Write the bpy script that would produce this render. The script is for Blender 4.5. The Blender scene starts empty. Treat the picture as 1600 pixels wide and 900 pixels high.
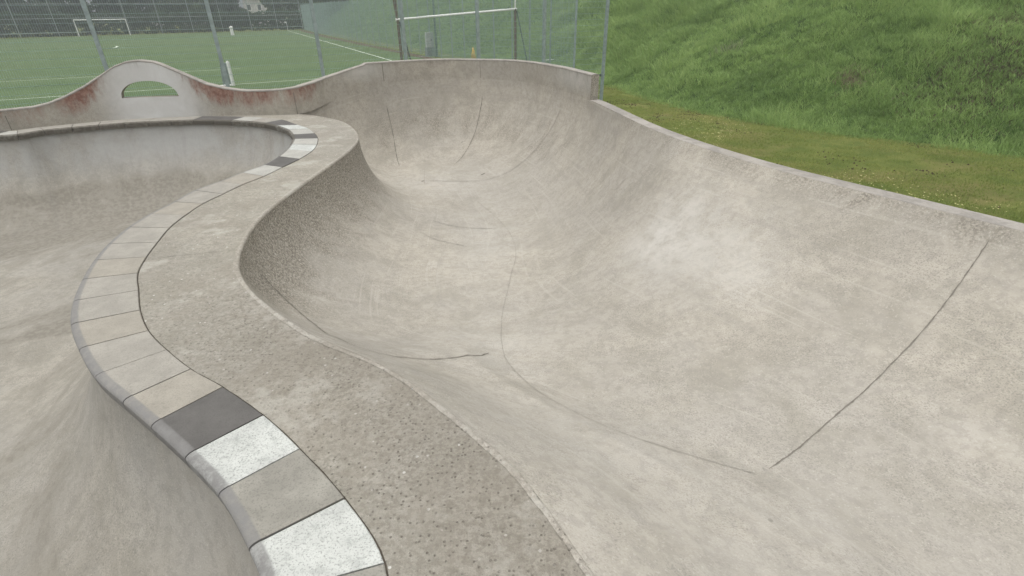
BOWL_ROWS = [[(-4.36, 11.14, 0), (-4.28, 11.08, -0.1), (-4.29, 11.11, -0.1), (-4.36, 11.18, 0.0), 1], [(-3.861, 10.857, 0.0), (-3.75, 11.3, -0.8), (-3.8, 11.45, -0.8), (-3.85, 11.95, 0.15), 1], [(-3.244, 10.286, 0.0), (-2.75, 10.9, -1.25), (-2.95, 11.7, -1.28), (-3.14, 12.56, 0.3), 1], [(-2.825, 9.547, 0.0), (-2.2, 10.3, -1.3), (-2.4, 11.9, -1.3), (-2.4, 13.02, 0.42), 1], [(-2.567, 8.855, 0.0), (-1.825, 9.904, -1.3), (-1.613, 11.941, -1.3), (-1.46, 13.3, 0.42), 1], [(-2.487, 8.386, -0.0), (-1.578, 9.318, -1.3), (-1.123, 11.435, -1.3), (0.06, 12.8, 0.42), 1], [(-2.479, 7.766, 0.0), (-1.358, 8.723, -1.3), (-0.784, 10.595, -1.3), (0.88, 11.5, 0.42), 1], [(-2.52, 7.057, 0.0), (-1.172, 8.101, -1.3), (-0.532, 9.467, -1.3), (1.25, 10.45, 0.42), 1], [(-2.576, 6.372, 0.0), (-1.015, 7.351, -1.28), (-0.152, 8.367, -1.3), (1.52, 9.45, 0.42), 1], [(-2.626, 5.483, 0.0), (-0.928, 6.555, -1.25), (0.038, 7.275, -1.26), (1.75, 8.2, 0.42), 1], [(-2.584, 4.816, 0.0), (-0.903, 5.827, -1.2), (0.03, 6.387, -1.23), (1.97, 7.1, 0.42), 1], [(-2.379, 4.066, 0.0), (-0.88, 5.194, -1.16), (-0.056, 5.555, -1.2), (2.3, 6.08, 0.42), 0.95], [(-2.034, 3.512, 0.0), (-0.675, 4.526, -1.04), (-0.109, 4.773, -1.1), (2.67, 5.25, 0.42), 0.7], [(-1.394, 2.913, 0.0), (-0.457, 3.816, -0.8), (-0.079, 4.006, -0.94), (3.0, 4.68, 0.42), 0.25], [(-0.699, 2.45, 0.0), (-0.118, 3.196, -0.64), (0.202, 3.35, -0.8), (3.3, 4.22, 0.42), 0.05], [(-0.091, 1.835, 0.0), (0.432, 2.544, -0.5), (0.884, 2.694, -0.66), (3.62, 3.72, 0.42), 0], [(0.124, 1.523, 0.0), (0.957, 2.019, -0.42), (1.528, 2.176, -0.57), (3.92, 3.2, 0.42), 0], [(0.304, 1.19, 0.0), (1.43, 1.463, -0.36), (2.084, 1.515, -0.5), (4.32, 2.35, 0.42), 0], [(0.68, 0.55, 0), (2.0, 0.6, -0.36), (2.65, 0.6, -0.48), (4.7, 1.2, 0.42), 0], [(1.05, -0.3, 0), (2.2, -0.4, -0.36), (2.8, -0.45, -0.48), (4.95, -0.1, 0.42), 0]]
COPING_IN = [(-0.925, 1.119, 0.0), (-1.069, 1.323, 0.0), (-1.323, 1.59, 0.0), (-1.595, 1.808, 0.0), (-1.893, 2.026, -0.0), (-2.168, 2.22, 0.0), (-2.484, 2.446, 0.0), (-2.785, 2.726, 0.0), (-3.058, 3.02, 0.0), (-3.285, 3.343, 0.0), (-3.477, 3.697, 0.0), (-3.641, 4.06, 0.0), (-3.767, 4.422, -0.0), (-3.852, 4.837, -0.0), (-3.869, 5.22, 0.0), (-3.84, 5.61, 0.0), (-3.825, 6.028, -0.0), (-3.702, 6.387, 0.0), (-3.6, 6.786, 0.0), (-3.467, 7.163, 0.0), (-3.441, 7.619, 0.0), (-3.483, 8.051, 0.0), (-3.551, 8.394, 0.0), (-3.647, 8.765, 0.0), (-3.8, 9.119, 0.0), (-4.056, 9.558, 0.0), (-4.398, 9.922, 0.0)]
COPING_OUT = [(-0.506, 1.246, 0.0), (-0.746, 1.552, 0.0), (-1.048, 1.845, 0.0), (-1.33, 2.089, 0.0), (-1.661, 2.326, 0.0), (-1.937, 2.498, 0.0), (-2.202, 2.701, 0.0), (-2.46, 2.928, 0.0), (-2.688, 3.2, 0.0), (-2.892, 3.502, 0.0), (-3.087, 3.801, -0.0), (-3.212, 4.114, 0.0), (-3.311, 4.439, 0.0), (-3.411, 4.807, 0.0), (-3.451, 5.168, 0.0), (-3.458, 5.532, 0.0), (-3.399, 5.868, 0.0), (-3.334, 6.239, 0.0), (-3.22, 6.594, 0.0), (-3.142, 7.018, 0.0), (-3.061, 7.457, 0.0), (-3.037, 7.909, 0.0), (-3.097, 8.328, 0.0), (-3.227, 8.792, 0.0), (-3.417, 9.202, 0.0), (-3.651, 9.592, -0.0), (-3.98, 9.958, 0.0)]
COPING_FAR = [(-4.839, 10.252, 0.0), (-5.504, 10.482, 0.0), (-6.19, 10.588, -0.0), (-6.899, 10.499, 0.0), (-7.554, 10.345, 0.0), (-8.181, 10.014, -0.0), (-8.65, 9.696, 0.0), (-8.998, 9.286, 0.0)]
WALL_BASE = [(-12.5, 6.6, 0), (-10.6, 8.3, 0), (-9.338, 9.677, 0.0), (-8.94, 10.057, 0.0), (-8.381, 10.456, 0.0), (-7.735, 10.814, 0.0), (-6.551, 11.021, 0.0), (-5.26, 11.085, 0.0)]
WALL_TOP = [(-12.5,6.6,0,0.931,0,0),(-12.34,6.743,0,0.905,0,0),(-12.176,6.887,0,0.879,0,0),(-12.01,7.033,0,0.853,0,0),(-11.843,7.179,0,0.827,0,0),(-11.676,7.325,0,0.801,0,0),(-11.51,7.47,0,0.775,0,0),(-11.346,7.615,0,0.749,0,0),(-11.186,7.757,0,0.723,0,0),(-11.03,7.898,0,0.698,0,0),(-10.88,8.035,0,0.673,0,0),(-10.736,8.17,0,0.649,0,0),(-10.6,8.3,0,0.626,0,0),(-10.47,8.429,0,0.603,0,0),(-10.343,8.56,0,0.58,0,0),(-10.219,8.69,0,0.556,0,0),(-10.1,8.82,0,0.533,0,0),(-9.985,8.947,0,0.511,0,0),(-9.875,9.071,0,0.489,0,0),(-9.77,9.19,0,0.468,0,0),(-9.671,9.304,0,0.448,0,0),(-9.578,9.41,0,0.429,0,0),(-9.491,9.509,0,0.411,0,0),(-9.411,9.598,0,0.396,0,0),(-9.338,9.677,0,0.382,0,0),(-9.275,9.744,0,0.37,0,0),(-9.224,9.798,0,0.364,0,0),(-9.182,9.842,0,0.364,0,0),(-9.147,9.877,0,0.364,0,0),(-9.119,9.905,0,0.364,0,0),(-9.095,9.928,0,0.364,0,0),(-9.073,9.948,0,0.364,0,0),(-9.053,9.966,0,0.365,0,0),(-9.031,9.984,0,0.365,0,0),(-9.006,10.004,0,0.365,0,0),(-8.976,10.028,0,0.366,0,0),(-8.94,10.057,0,0.366,0,0),(-8.899,10.09,0,0.37,0,0),(-8.857,10.123,0,0.379,0,0),(-8.814,10.156,0,0.388,0,0),(-8.769,10.19,0,0.398,0,0),(-8.723,10.224,0,0.407,0,0),(-8.676,10.258,0,0.425,0,0),(-8.628,10.292,0,0.444,0,0),(-8.58,10.325,0,0.464,0,0),(-8.531,10.359,0,0.483,0,0),(-8.481,10.392,0,0.505,0,0),(-8.431,10.424,0,0.531,0,0),(-8.381,10.456,0,0.558,0,0),(-8.332,10.488,0,0.584,0,0),(-8.285,10.52,0,0.61,0,0),(-8.238,10.552,0,0.635,0,0),(-8.192,10.584,0,0.661,0,0),(-8.145,10.616,0,0.693,0,0),(-8.097,10.647,0,0.725,0,0),(-8.047,10.678,0,0.759,0,0),(-7.993,10.707,0,0.793,0,0),(-7.936,10.736,0,0.829,0,0),(-7.875,10.764,0,0.868,0,0),(-7.808,10.79,0,0.909,0,0),(-7.735,10.814,0,0.953,0,0),(-7.656,10.837,0,0.992,0.408,0.467),(-7.57,10.859,0,1.021,0.406,0.552),(-7.479,10.88,0,1.053,0.404,0.612),(-7.384,10.899,0,1.069,0.403,0.657),(-7.285,10.918,0,1.078,0.402,0.685),(-7.183,10.936,0,1.079,0.401,0.7),(-7.079,10.953,0,1.066,0.4,0.695),(-6.974,10.968,0,1.052,0.399,0.668),(-6.867,10.983,0,1.008,0.398,0.595),(-6.761,10.997,0,0.956,0.398,0.488),(-6.655,11.009,0,0.903,0,0),(-6.551,11.021,0,0.85,0,0),(-6.446,11.031,0,0.797,0,0),(-6.338,11.04,0,0.743,0,0),(-6.227,11.046,0,0.688,0,0),(-6.114,11.052,0,0.633,0,0),(-6.001,11.056,0,0.604,0,0),(-5.888,11.06,0,0.575,0,0),(-5.776,11.063,0,0.547,0,0),(-5.665,11.067,0,0.529,0,0),(-5.558,11.07,0,0.513,0,0),(-5.454,11.074,0,0.498,0,0),(-5.354,11.079,0,0.488,0,0),(-5.26,11.085,0,0.487,0,0),(-5.17,11.09,0,0.485,0,0),(-5.083,11.091,0,0.484,0,0),(-4.998,11.091,0,0.484,0,0),(-4.917,11.089,0,0.488,0,0),(-4.838,11.088,0,0.492,0,0),(-4.761,11.088,0,0.496,0,0),(-4.688,11.091,0,0.5,0,0),(-4.617,11.097,0,0.503,0,0),(-4.548,11.108,0,0.512,0,0),(-4.483,11.125,0,0.519,0,0),(-4.42,11.148,0,0.526,0,0),(-4.36,11.18,0,0.532,0,0),(-4.304,11.221,0.007,0.54,0,0),(-4.255,11.271,0.016,0.551,0,0),(-4.21,11.329,0.027,0.56,0,0),(-4.169,11.393,0.039,0.568,0,0),(-4.13,11.461,0.052,0.575,0,0),(-4.093,11.533,0.066,0.582,0,0),(-4.057,11.606,0.08,0.593,0,0),(-4.02,11.68,0.094,0.604,0,0),(-3.982,11.753,0.109,0.616,0,0),(-3.942,11.823,0.123,0.628,0,0),(-3.898,11.889,0.137,0.642,0,0),(-3.85,11.95,0.15,0.656,0,0),(-3.798,12.007,0.163,0.671,0,0),(-3.744,12.063,0.175,0.686,0,0),(-3.687,12.117,0.188,0.701,0,0),(-3.629,12.171,0.201,0.717,0,0),(-3.57,12.223,0.214,0.733,0,0),(-3.509,12.274,0.227,0.75,0,0),(-3.448,12.325,0.24,0.767,0,0),(-3.386,12.374,0.252,0.784,0,0),(-3.324,12.422,0.265,0.801,0,0),(-3.262,12.469,0.277,0.818,0,0),(-3.201,12.515,0.289,0.85,0,0),(-3.14,12.56,0.3,0.85,0,0),(-3.08,12.604,0.311,0.85,0,0),(-3.021,12.647,0.323,0.85,0,0),(-2.962,12.69,0.335,0.85,0,0),(-2.903,12.731,0.347,0.85,0,0),(-2.844,12.771,0.358,0.85,0,0),(-2.784,12.811,0.369,0.85,0,0),(-2.724,12.849,0.38,0.85,0,0),(-2.663,12.886,0.39,0.85,0,0),(-2.6,12.921,0.399,0.85,0,0),(-2.535,12.955,0.407,0.85,0,0),(-2.469,12.988,0.414,0.85,0,0),(-2.4,13.02,0.42,0.85,0,0),(-2.331,13.052,0.424,0.85,0,0),(-2.262,13.086,0.427,0.85,0,0),(-2.193,13.121,0.428,0.85,0,0),(-2.123,13.156,0.429,0.85,0,0),(-2.052,13.189,0.429,0.85,0,0),(-1.979,13.22,0.427,0.85,0,0),(-1.903,13.248,0.426,0.85,0,0),(-1.824,13.271,0.424,0.85,0,0),(-1.74,13.289,0.423,0.85,0,0),(-1.653,13.301,0.421,0.85,0,0),(-1.559,13.305,0.42,0.85,0,0),(-1.46,13.3,0.42,0.85,0,0),(-1.351,13.288,0.42,0.85,0,0),(-1.232,13.271,0.42,0.85,0,0),(-1.104,13.249,0.42,0.85,0,0),(-0.97,13.221,0.42,0.85,0,0),(-0.832,13.187,0.42,0.85,0,0),(-0.692,13.149,0.42,0.85,0,0),(-0.553,13.105,0.42,0.85,0,0),(-0.416,13.055,0.42,0.85,0,0),(-0.284,13.0,0.42,0.85,0,0),(-0.16,12.939,0.42,0.85,0,0),(-0.044,12.872,0.42,0.85,0,0),(0.06,12.8,0.42,0.85,0,0),(0.154,12.719,0.42,0.85,0,0),(0.242,12.627,0.42,0.85,0,0),(0.325,12.525,0.42,0.85,0,0),(0.402,12.417,0.42,0.85,0,0),(0.474,12.302,0.42,0.85,0,0),(0.542,12.184,0.42,0.85,0,0),(0.606,12.064,0.42,0.85,0,0),(0.666,11.944,0.42,0.85,0,0),(0.723,11.826,0.42,0.85,0,0),(0.777,11.711,0.42,0.85,0,0),(0.83,11.602,0.42,0.85,0,0),(0.88,11.5,0.42,0.85,0,0),(0.927,11.404,0.42,0.85,0,0),(0.969,11.31,0.42,0.85,0,0),(1.006,11.219,0.42,0.85,0,0),(1.04,11.13,0.42,0.85,0,0),(1.071,11.042,0.42,0.85,0,0),(1.099,10.956,0.42,0.85,0,0),(1.126,10.871,0.42,0.85,0,0),(1.151,10.787,0.42,0.85,0,0),(1.175,10.703,0.42,0.85,0,0),(1.199,10.619,0.42,0.85,0,0),(1.224,10.535,0.42,0.85,0,0),(1.25,10.45,0.42,0.85,0,0),(1.276,10.366,0.42,0.85,0,0),(1.301,10.283,0.42,0.85,0,0),(1.325,10.202,0.42,0.85,0,0),(1.349,10.122,0.42,0.85,0,0),(1.372,10.042,0.42,0.85,0,0),(1.394,9.962,0.42,0.85,0,0),(1.415,9.882,0.42,0.85,0,0),(1.437,9.8,0.42,0.85,0,0),(1.458,9.716,0.42,0.85,0,0),(1.478,9.631,0.42,0.85,0,0),(1.499,9.542,0.42,0.85,0,0),(1.52,9.45,0.42,0.85,0,0)]
FAR_EDGE = [(-83.76, 83.63), (-79.76, 89.79), (-66.81, 100.71), (-48.81, 110.98), (-41.67, 117.05)]
SIDE = [(3.85, 22.83), (0.14, 32.87), (-6.12, 46.4), (-26.57, 85.66), (-41.13, 115.85)]
TOE = [(15.13, 10.65), (14.24, 11.77), (13.06, 12.98), (11.09, 14.92), (9.21, 16.7), (7.14, 19.64), (5.71, 23.75), (4.84, 27.86)]
PITCH_LINES=[((-43.21, 112.51), (-9.09, 43.27), 0.13, 0), ((-9.09, 43.27), (-3.58, 32.1), 0.13, 0), ((-31.15, 31.37), (-18.59, 38.46), 0.09, 0), ((-24.56, 24.31), (-6.97, 34.27), 0.1, 0), ((-49.76, 55.28), (-41.84, 58.28), 0.1, 1), ((-44.84, 49.62), (-41.37, 60.04), 0.1, 1), ((-43.58, 63.36), (-26.57, 68.39), 0.09, 1), ((-41.42, 66.26), (-25.06, 70.71), 0.09, 1), ((-35.94, 38.37), (-5.9, 54.44), 0.07, 1), ((-41.42, 44.52), (-10.7, 60.93), 0.07, 1), ((-27.01, 43.33), (-9.0, 50.92), 0.06, 1), ((-17.17, 34.94), (-7.23, 40.48), 0.06, 1), ((-43.21, 112.51), (-77.38, 80.81), 0.1, 1), ((-27.46, 28.85), (-7.32, 40.98), 0.05, 1)]
CIRCLE_C=(-52.55, 60.15)
CIRCLE_R=9.15
GOAL=[(-72.02, 96.19), (-65.36, 99.16)]
HPOST=((-5.57, 29.0),(0.35, 32.0),1.43,1.84)
BOX=(-6.58, 47.1)
MAST=(-5.96, 46.38)
YEL=(-2.68, 41.94)
MINI=(-14.71, 29.28)
CORNER=(-43.21, 112.51)
WMARK=(-45.4, 94.32)
RAIL=((2.29, 36.31),(4.72, 37.71),.5)
DRY=[(11.59, 18.55), (14.16, 16.35), (15.87, 18.12), (9.44, 24.35)]
TREES_=[(-89.3, 93.4, 15.2, 5.6, 0, 'dark green tree at the left edge of the photo behind the far fence', 603), (-86.2, 98.2, 13.3, 5.2, 0, 'dark tree above the left end of the far fence', 836), (-80.9, 99.9, 13.9, 6.4, 3, 'bluish green tree left of the far white goal', 470), (-77.6, 106.1, 14.9, 6.0, 0, 'dark green tree right behind the far white goal', 151), (-72.3, 108.9, 16.5, 5.8, 3, 'blue grey tree just right of the far white goal', 740), (-67.7, 112.5, 13.3, 6.1, 0, 'dark leafy tree between the far goal and the pale spring tree', 590), (-62.8, 113.9, 12, 5.2, 1, 'pale spring green tree left of the bare one behind the pitch', 864), (-60.0, 117.0, 15.9, 6.3, 0, 'dark tree in front of the left side of the white house', 713), (-58.8, 123.6, 16.7, 5.7, 2, 'grey bare twiggy tree touching the left side of the white house', 800), (-46.0, 127.1, 12, 6.3, 1, 'light green tree right of the white house above the corner pole', 878), (-42.0, 127.9, 12, 5.4, 1, 'light green tree behind the far end of the side fence', 217), (-38.4, 138.0, 16.9, 5.7, 2, 'grey bare tree at the far top end of the long side fence', 626)]
TREES_=[t for t in TREES_]
HOUSES=[(-67.1, 160.6, 0.1, 8, 7, 6.3, 3, (0.5, 0.48, 0.47), (0.16, 0.13, 0.12), 'white rendered house with dark windows above the far right corner of the pitch', 2, 3), (-95.1, 168.0, 0.5, 14, 9, 10, 4, (0.4, 0.39, 0.37), (0.18, 0.15, 0.14), 'pale house half hidden by trees left of the second fence post', 3, 4)]
SUN_AZ=-155
EXPO=0.30
HAZE=0.0018
HIP=(1.78, 5.13)
WALL_JOINTS=[([(-2.903, 12.731, 0.44), (-2.903, 12.731, 0.82)], 0.014), ([(-0.692, 13.149, 0.44), (-0.692, 13.149, 0.84)], 0.009), ([(-4.42, 11.148, 0.0), (-4.42, 11.148, 0.42)], 0.012), ([(-9.224, 9.798, 0.0), (-9.224, 9.798, 0.26)], 0.012)]
JOINTS=[([(-2.901, 12.678, -0.09), (-2.819, 12.57, -0.582), (-2.751, 12.382, -0.961), (-2.586, 11.856, -1.311)], 0.015, 1), ([(-0.656, 13.075, 0.043), (-0.726, 12.964, -0.307), (-0.839, 12.734, -0.712), (-0.991, 12.477, -1.003), (-1.309, 11.896, -1.291)], 0.014, 1), ([(1.032, 10.933, 0.084), (0.859, 10.921, -0.293), (0.544, 10.88, -0.7), (0.096, 10.73, -1.061), (-0.27, 10.639, -1.223), (-0.784, 10.595, -1.3), (-1.475, 10.72, -1.33), (-1.838, 10.777, -1.329)], 0.013, 0), ([(-1.988, 11.729, -1.313), (-1.794, 10.384, -1.32)], 0.012, 0), ([(-0.691, 9.443, -1.315), (-0.325, 8.617, -1.309), (-0.095, 7.961, -1.291), (0.038, 7.274, -1.26), (0.061, 6.718, -1.239), (0.002, 6.173, -1.221), (-0.056, 5.599, -1.197), (-0.111, 4.944, -1.122), (-0.115, 4.319, -1.005), (-0.065, 3.777, -0.884), (0.071, 3.376, -0.785), (0.232, 3.017, -0.673), (0.438, 2.74, -0.595), (0.666, 2.53, -0.558), (0.957, 2.357, -0.546), (1.234, 2.228, -0.547), (1.451, 2.141, -0.551)], 0.005, 0), ([(3.611, 3.565, 0.318), (3.532, 3.506, 0.218), (3.335, 3.366, 0.022), (3.059, 3.175, -0.182), (2.747, 2.974, -0.342), (2.428, 2.766, -0.457), (2.121, 2.575, -0.526), (1.816, 2.371, -0.563), (1.547, 2.201, -0.571)], 0.0075, 1), ([(-2.389, 4.393, -0.325), (-2.234, 4.349, -0.527), (-2.022, 4.207, -0.646), (-1.73, 3.89, -0.618), (-1.224, 3.122, -0.24), (-0.985, 3.068, -0.302), (-0.816, 3.305, -0.525), (-0.598, 3.509, -0.686), (-0.344, 3.68, -0.781), (-0.219, 3.862, -0.886)], 0.011, 1), ([(-1.349, 8.305, -1.297), (-1.067, 8.118, -1.308), (-0.737, 8.027, -1.322), (-0.254, 7.945, -1.306)], 0.012, 0), ([(-1.426, 7.656, -1.263), (-1.088, 7.38, -1.281), (-0.678, 7.205, -1.295)], 0.01, 0), ([(1.472, 7.072, -0.399), (1.624, 7.022, -0.191)], 0.012, 0)]
POOL_JOINTS=[]
SPOTS=[((-1.872, 10.73, -1.328), 0.05, 0.035), ((-0.599, 11.009, -1.271), 0.07, 0.03), ((1.299, 1.718, -0.396), 0.014, 0.012), ((2.445, 2.46, -0.474), 0.016, 0.02), ((1.809, 3.272, -0.556), 0.006, 0.006), ((-1.169, 12.625, -0.943), 0.03, 0.02)]
DECK_JOINTS=[[(-3.218, 4.088, 0.0), (-2.901, 4.172, 0.0), (-2.503, 4.272, 0.0)]]
import bpy, bmesh, math, random
import numpy as np
from mathutils import Vector, Matrix
from mathutils.geometry import tessellate_polygon
from mathutils.bvhtree import BVHTree
R=math.radians; rng=np.random.default_rng(7); random.seed(7)
sc=bpy.context.scene; COL=sc.collection
GZ=-1.6                                   # level of the lawn and the pitch; the bowls stand raised above it
E1=Vector((.8752,.4838,0)); E2=Vector((-.4844,.8748,0))   # along / across the football pitch

# ---------------------------------------------------------------- node helpers
class NT:
    def __init__(s,name,rough=.85,spec=.3):
        s.m=bpy.data.materials.new(name); s.m.use_nodes=True; s.t=s.m.node_tree; s.n=s.t.nodes
        s.b=s.n['Principled BSDF']; s.b.inputs['Roughness'].default_value=rough
        s.b.inputs['Specular IOR Level'].default_value=spec
        s.pos=s.n.new('ShaderNodeNewGeometry').outputs['Position']
    def link(s,a,b): s.t.links.new(a,b)
    def put(s,sock,v):
        if hasattr(v,'links') or isinstance(v,bpy.types.NodeSocket): s.link(v,sock)
        else: sock.default_value=v
    def map(s,vec,scale,loc=(0,0,0)):
        n=s.n.new('ShaderNodeMapping'); s.link(vec,n.inputs['Vector']); n.inputs['Scale'].default_value=scale; n.inputs['Location'].default_value=loc
        return n.outputs[0]
    def noise(s,scale,detail=4,rough=.55,vec=None,dist=0):
        n=s.n.new('ShaderNodeTexNoise'); s.link(vec or s.pos,n.inputs['Vector'])
        n.inputs['Scale'].default_value=scale; n.inputs['Detail'].default_value=detail; n.inputs['Roughness'].default_value=rough; n.inputs['Distortion'].default_value=dist
        return n.outputs['Fac']
    def vor(s,scale,feature='F1',vec=None,out='Distance',rand=1):
        n=s.n.new('ShaderNodeTexVoronoi'); n.feature=feature; s.link(vec or s.pos,n.inputs['Vector']); n.inputs['Scale'].default_value=scale; n.inputs['Randomness'].default_value=rand
        return n.outputs[out]
    def rng(s,v,a,b,c=0,d=1,smooth=True):
        n=s.n.new('ShaderNodeMapRange'); n.interpolation_type='SMOOTHSTEP' if smooth else 'LINEAR'
        s.put(n.inputs['Value'],v)
        for k,x in zip(('From Min','From Max','To Min','To Max'),(a,b,c,d)): n.inputs[k].default_value=x
        return n.outputs[0]
    def math(s,op,a,b=0,c=0):
        n=s.n.new('ShaderNodeMath'); n.operation=op; s.put(n.inputs[0],a); s.put(n.inputs[1],b); s.put(n.inputs[2],c); return n.outputs[0]
    def mix(s,f,a,b,mode='MIX'):
        n=s.n.new('ShaderNodeMix'); n.data_type='RGBA'; n.blend_type=mode
        s.put(n.inputs['Factor'],f)
        for k,v in ((6,a),(7,b)):
            if isinstance(v,(tuple,list)): n.inputs[k].default_value=(*v,1) if len(v)==3 else v
            else: s.link(v,n.inputs[k])
        return n.outputs[2]
    def col(s,c):
        if isinstance(c,(tuple,list)): s.b.inputs['Base Color'].default_value=(*c,1)
        else: s.link(c,s.b.inputs['Base Color'])
    def bump(s,h,strength=.3,dist=.01,prev=None):
        n=s.n.new('ShaderNodeBump'); n.inputs['Strength'].default_value=strength; n.inputs['Distance'].default_value=dist; s.link(h,n.inputs['Height'])
        if prev: s.link(prev,n.inputs['Normal'])
        s.link(n.outputs[0],s.b.inputs['Normal']); return n.outputs[0]
    def attr(s,name,out='Fac'):
        n=s.n.new('ShaderNodeAttribute'); n.attribute_name=name; return n.outputs[out]
    def sep(s,v):
        n=s.n.new('ShaderNodeSeparateXYZ'); s.link(v,n.inputs[0]); return n.outputs
    def uv(s):
        n=s.n.new('ShaderNodeUVMap'); n.uv_map='UVMap'; return n.outputs[0]

def plain(name,c,rough=.6,spec=.4,metal=0,var=.15,scale=8):
    m=NT(name,rough,spec); f=m.noise(scale,4)
    m.col(m.mix(m.rng(f,.3,.7),tuple(x*(1-var) for x in c),tuple(min(1,x*(1+var)) for x in c))); m.b.inputs['Metallic'].default_value=metal
    return m.m

def concrete(name,base=(.385,.359,.315),kind='bowl'):
    m=NT(name,.92,.18)
    big=m.noise(.55,3,.6); mid=m.noise(2.3,5,.62,dist=.6); fine=m.noise(14,6,.7); grit=m.noise(90,3,.7); patch=m.noise(1.1,6,.72,dist=.4)
    sc_=lambda k:tuple(x*k for x in base)
    c=m.mix(m.rng(big,.35,.65),sc_(.95),(base[0]*1.10,base[1]*1.085,base[2]*1.05))
    c=m.mix(m.math('MULTIPLY',m.rng(mid,.45,.66),.55),c,(base[0]*.74,base[1]*.74,base[2]*.70))
    c=m.mix(m.math('MULTIPLY',m.rng(m.noise(1.6,4,.6,vec=m.map(m.pos,(1,1,1),(7,3,1))),.56,.72),.45),c,(base[0]*1.20,base[1]*1.205,base[2]*1.215))
    c=m.mix(m.math('MULTIPLY',m.rng(fine,.48,.58),.36),c,sc_(.66)); c=m.mix(m.math('MULTIPLY',m.rng(m.noise(5.5,7,.78,dist=.3),.49,.60),.30),c,(base[0]*.72,base[1]*.72,base[2]*.68))
    c=m.mix(m.math('MULTIPLY',m.rng(m.noise(.85,7,.68,vec=m.map(m.pos,(1,1,1.6),(5,11,3)),dist=.9),.50,.64),.30),c,(base[0]*.74,base[1]*.73,base[2]*.70))
    # salt and pepper grit clusters
    c=m.mix(m.math('MULTIPLY',m.rng(grit,.50,.62),m.rng(patch,.42,.58,.1,.62)),c,sc_(.50))
    c=m.mix(m.math('MULTIPLY',m.rng(m.noise(60,2,.6),.61,.67),.4),c,sc_(1.3))
    bh=m.math('ADD',m.math('MULTIPLY',fine,.7),m.math('MULTIPLY',grit,.5))
    bs,bd=.45,.012
    if kind=='pool':
        uv=m.uv(); st=m.noise(1,7,.72,vec=m.map(uv,(1.3,1.6,1)),dist=.6); moss=m.attr('stain')
        k=m.rng(m.math('ADD',moss,m.math('MULTIPLY',m.math('SUBTRACT',st,.5),2.6)),.22,.85)
        c=m.mix(m.math('MULTIPLY',k,.85),c,m.mix(m.rng(fine,.42,.6),(.19,.174,.145),(.25,.233,.198)))
        pl=m.noise(1.5,6,.7,vec=m.map(m.pos,(1,1,.6),(2,2,2)))
        c=m.mix(m.math('MULTIPLY',m.attr('pale'),m.rng(pl,.35,.6,.35,.9)),c,(.42,.425,.42))
        fl=m.noise(1,5,.7,vec=m.map(uv,(4,.35,1),(3,1,0)),dist=.3); c=m.mix(m.math('MULTIPLY',m.rng(fl,.52,.70),.22),c,sc_(.66))
        c=m.mix(m.math('MULTIPLY',m.rng(m.noise(1,4,.6,vec=m.map(uv,(7,.4,1),(9,5,0))),.58,.70),.14),c,sc_(1.2))
    if kind=='bowl':
        uv=m.uv(); U,V,_=m.sep(uv)
        # dirt that has run down the steep walls; the strokes follow the fall line
        st=m.noise(1,6,.68,vec=m.map(uv,(1.7,.85,1)),dist=1.3)
        st2=m.noise(1,5,.7,vec=m.map(uv,(5.5,.9,1),(4,2,0)),dist=.9)
        moss=m.attr('stain')
        arc=m.noise(1,4,.6,vec=m.map(uv,(.45,7,1),(1,5,0)),dist=.35); c=m.mix(m.math('MULTIPLY',m.rng(arc,.54,.68),.30),c,sc_(.72)); arc2=m.noise(1,3,.6,vec=m.map(uv,(.5,16,1),(8,1,0)),dist=.2); c=m.mix(m.math('MULTIPLY',m.rng(arc2,.60,.68),.30),c,sc_(1.2))
        k=m.rng(m.math('ADD',moss,m.math('MULTIPLY',m.math('SUBTRACT',st,.5),1.7)),.28,.95)
        c=m.mix(m.math('MULTIPLY',k,.85),c,m.mix(m.rng(m.noise(42,4,.75),.44,.57),(.155,.138,.112),(.34,.312,.262)))
        c=m.mix(m.math('MULTIPLY',m.rng(st2,.52,.75),m.rng(moss,0,1,.07,.5)),c,sc_(.66))
        c=m.mix(m.math('MULTIPLY',m.attr('pale'),m.rng(m.noise(4,5,.7),.35,.6,.25,.75)),c,(.53,.508,.468))
        c=m.mix(m.math('MULTIPLY',m.math('MULTIPLY',moss,m.rng(m.noise(55,3,.7),.56,.62)),.85),c,(.50,.475,.42))
    if kind=='wall':
        a=m.attr('rust'); w=m.attr('white')
        c=m.mix(m.math('MULTIPLY',w,m.rng(mid,.25,.6,1,.8)),c,(.60,.60,.59))
        rn=m.noise(9,6,.78,vec=m.map(m.pos,(1,1,.30)),dist=.4)
        rr=m.rng(m.math('ADD',rn,m.math('MULTIPLY',a,.55)),.60,1.0)
        c=m.mix(m.math('MULTIPLY',rr,m.rng(a,0.02,.5)),c,m.mix(m.rng(fine,.4,.6),(.20,.105,.082),(.30,.19,.15)))
        drip=m.noise(1,4,.65,vec=m.map(m.pos,(7,7,.9)))
        c=m.mix(m.math('MULTIPLY',m.rng(drip,.5,.7),m.attr('drip')),c,(.19,.168,.14))
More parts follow.
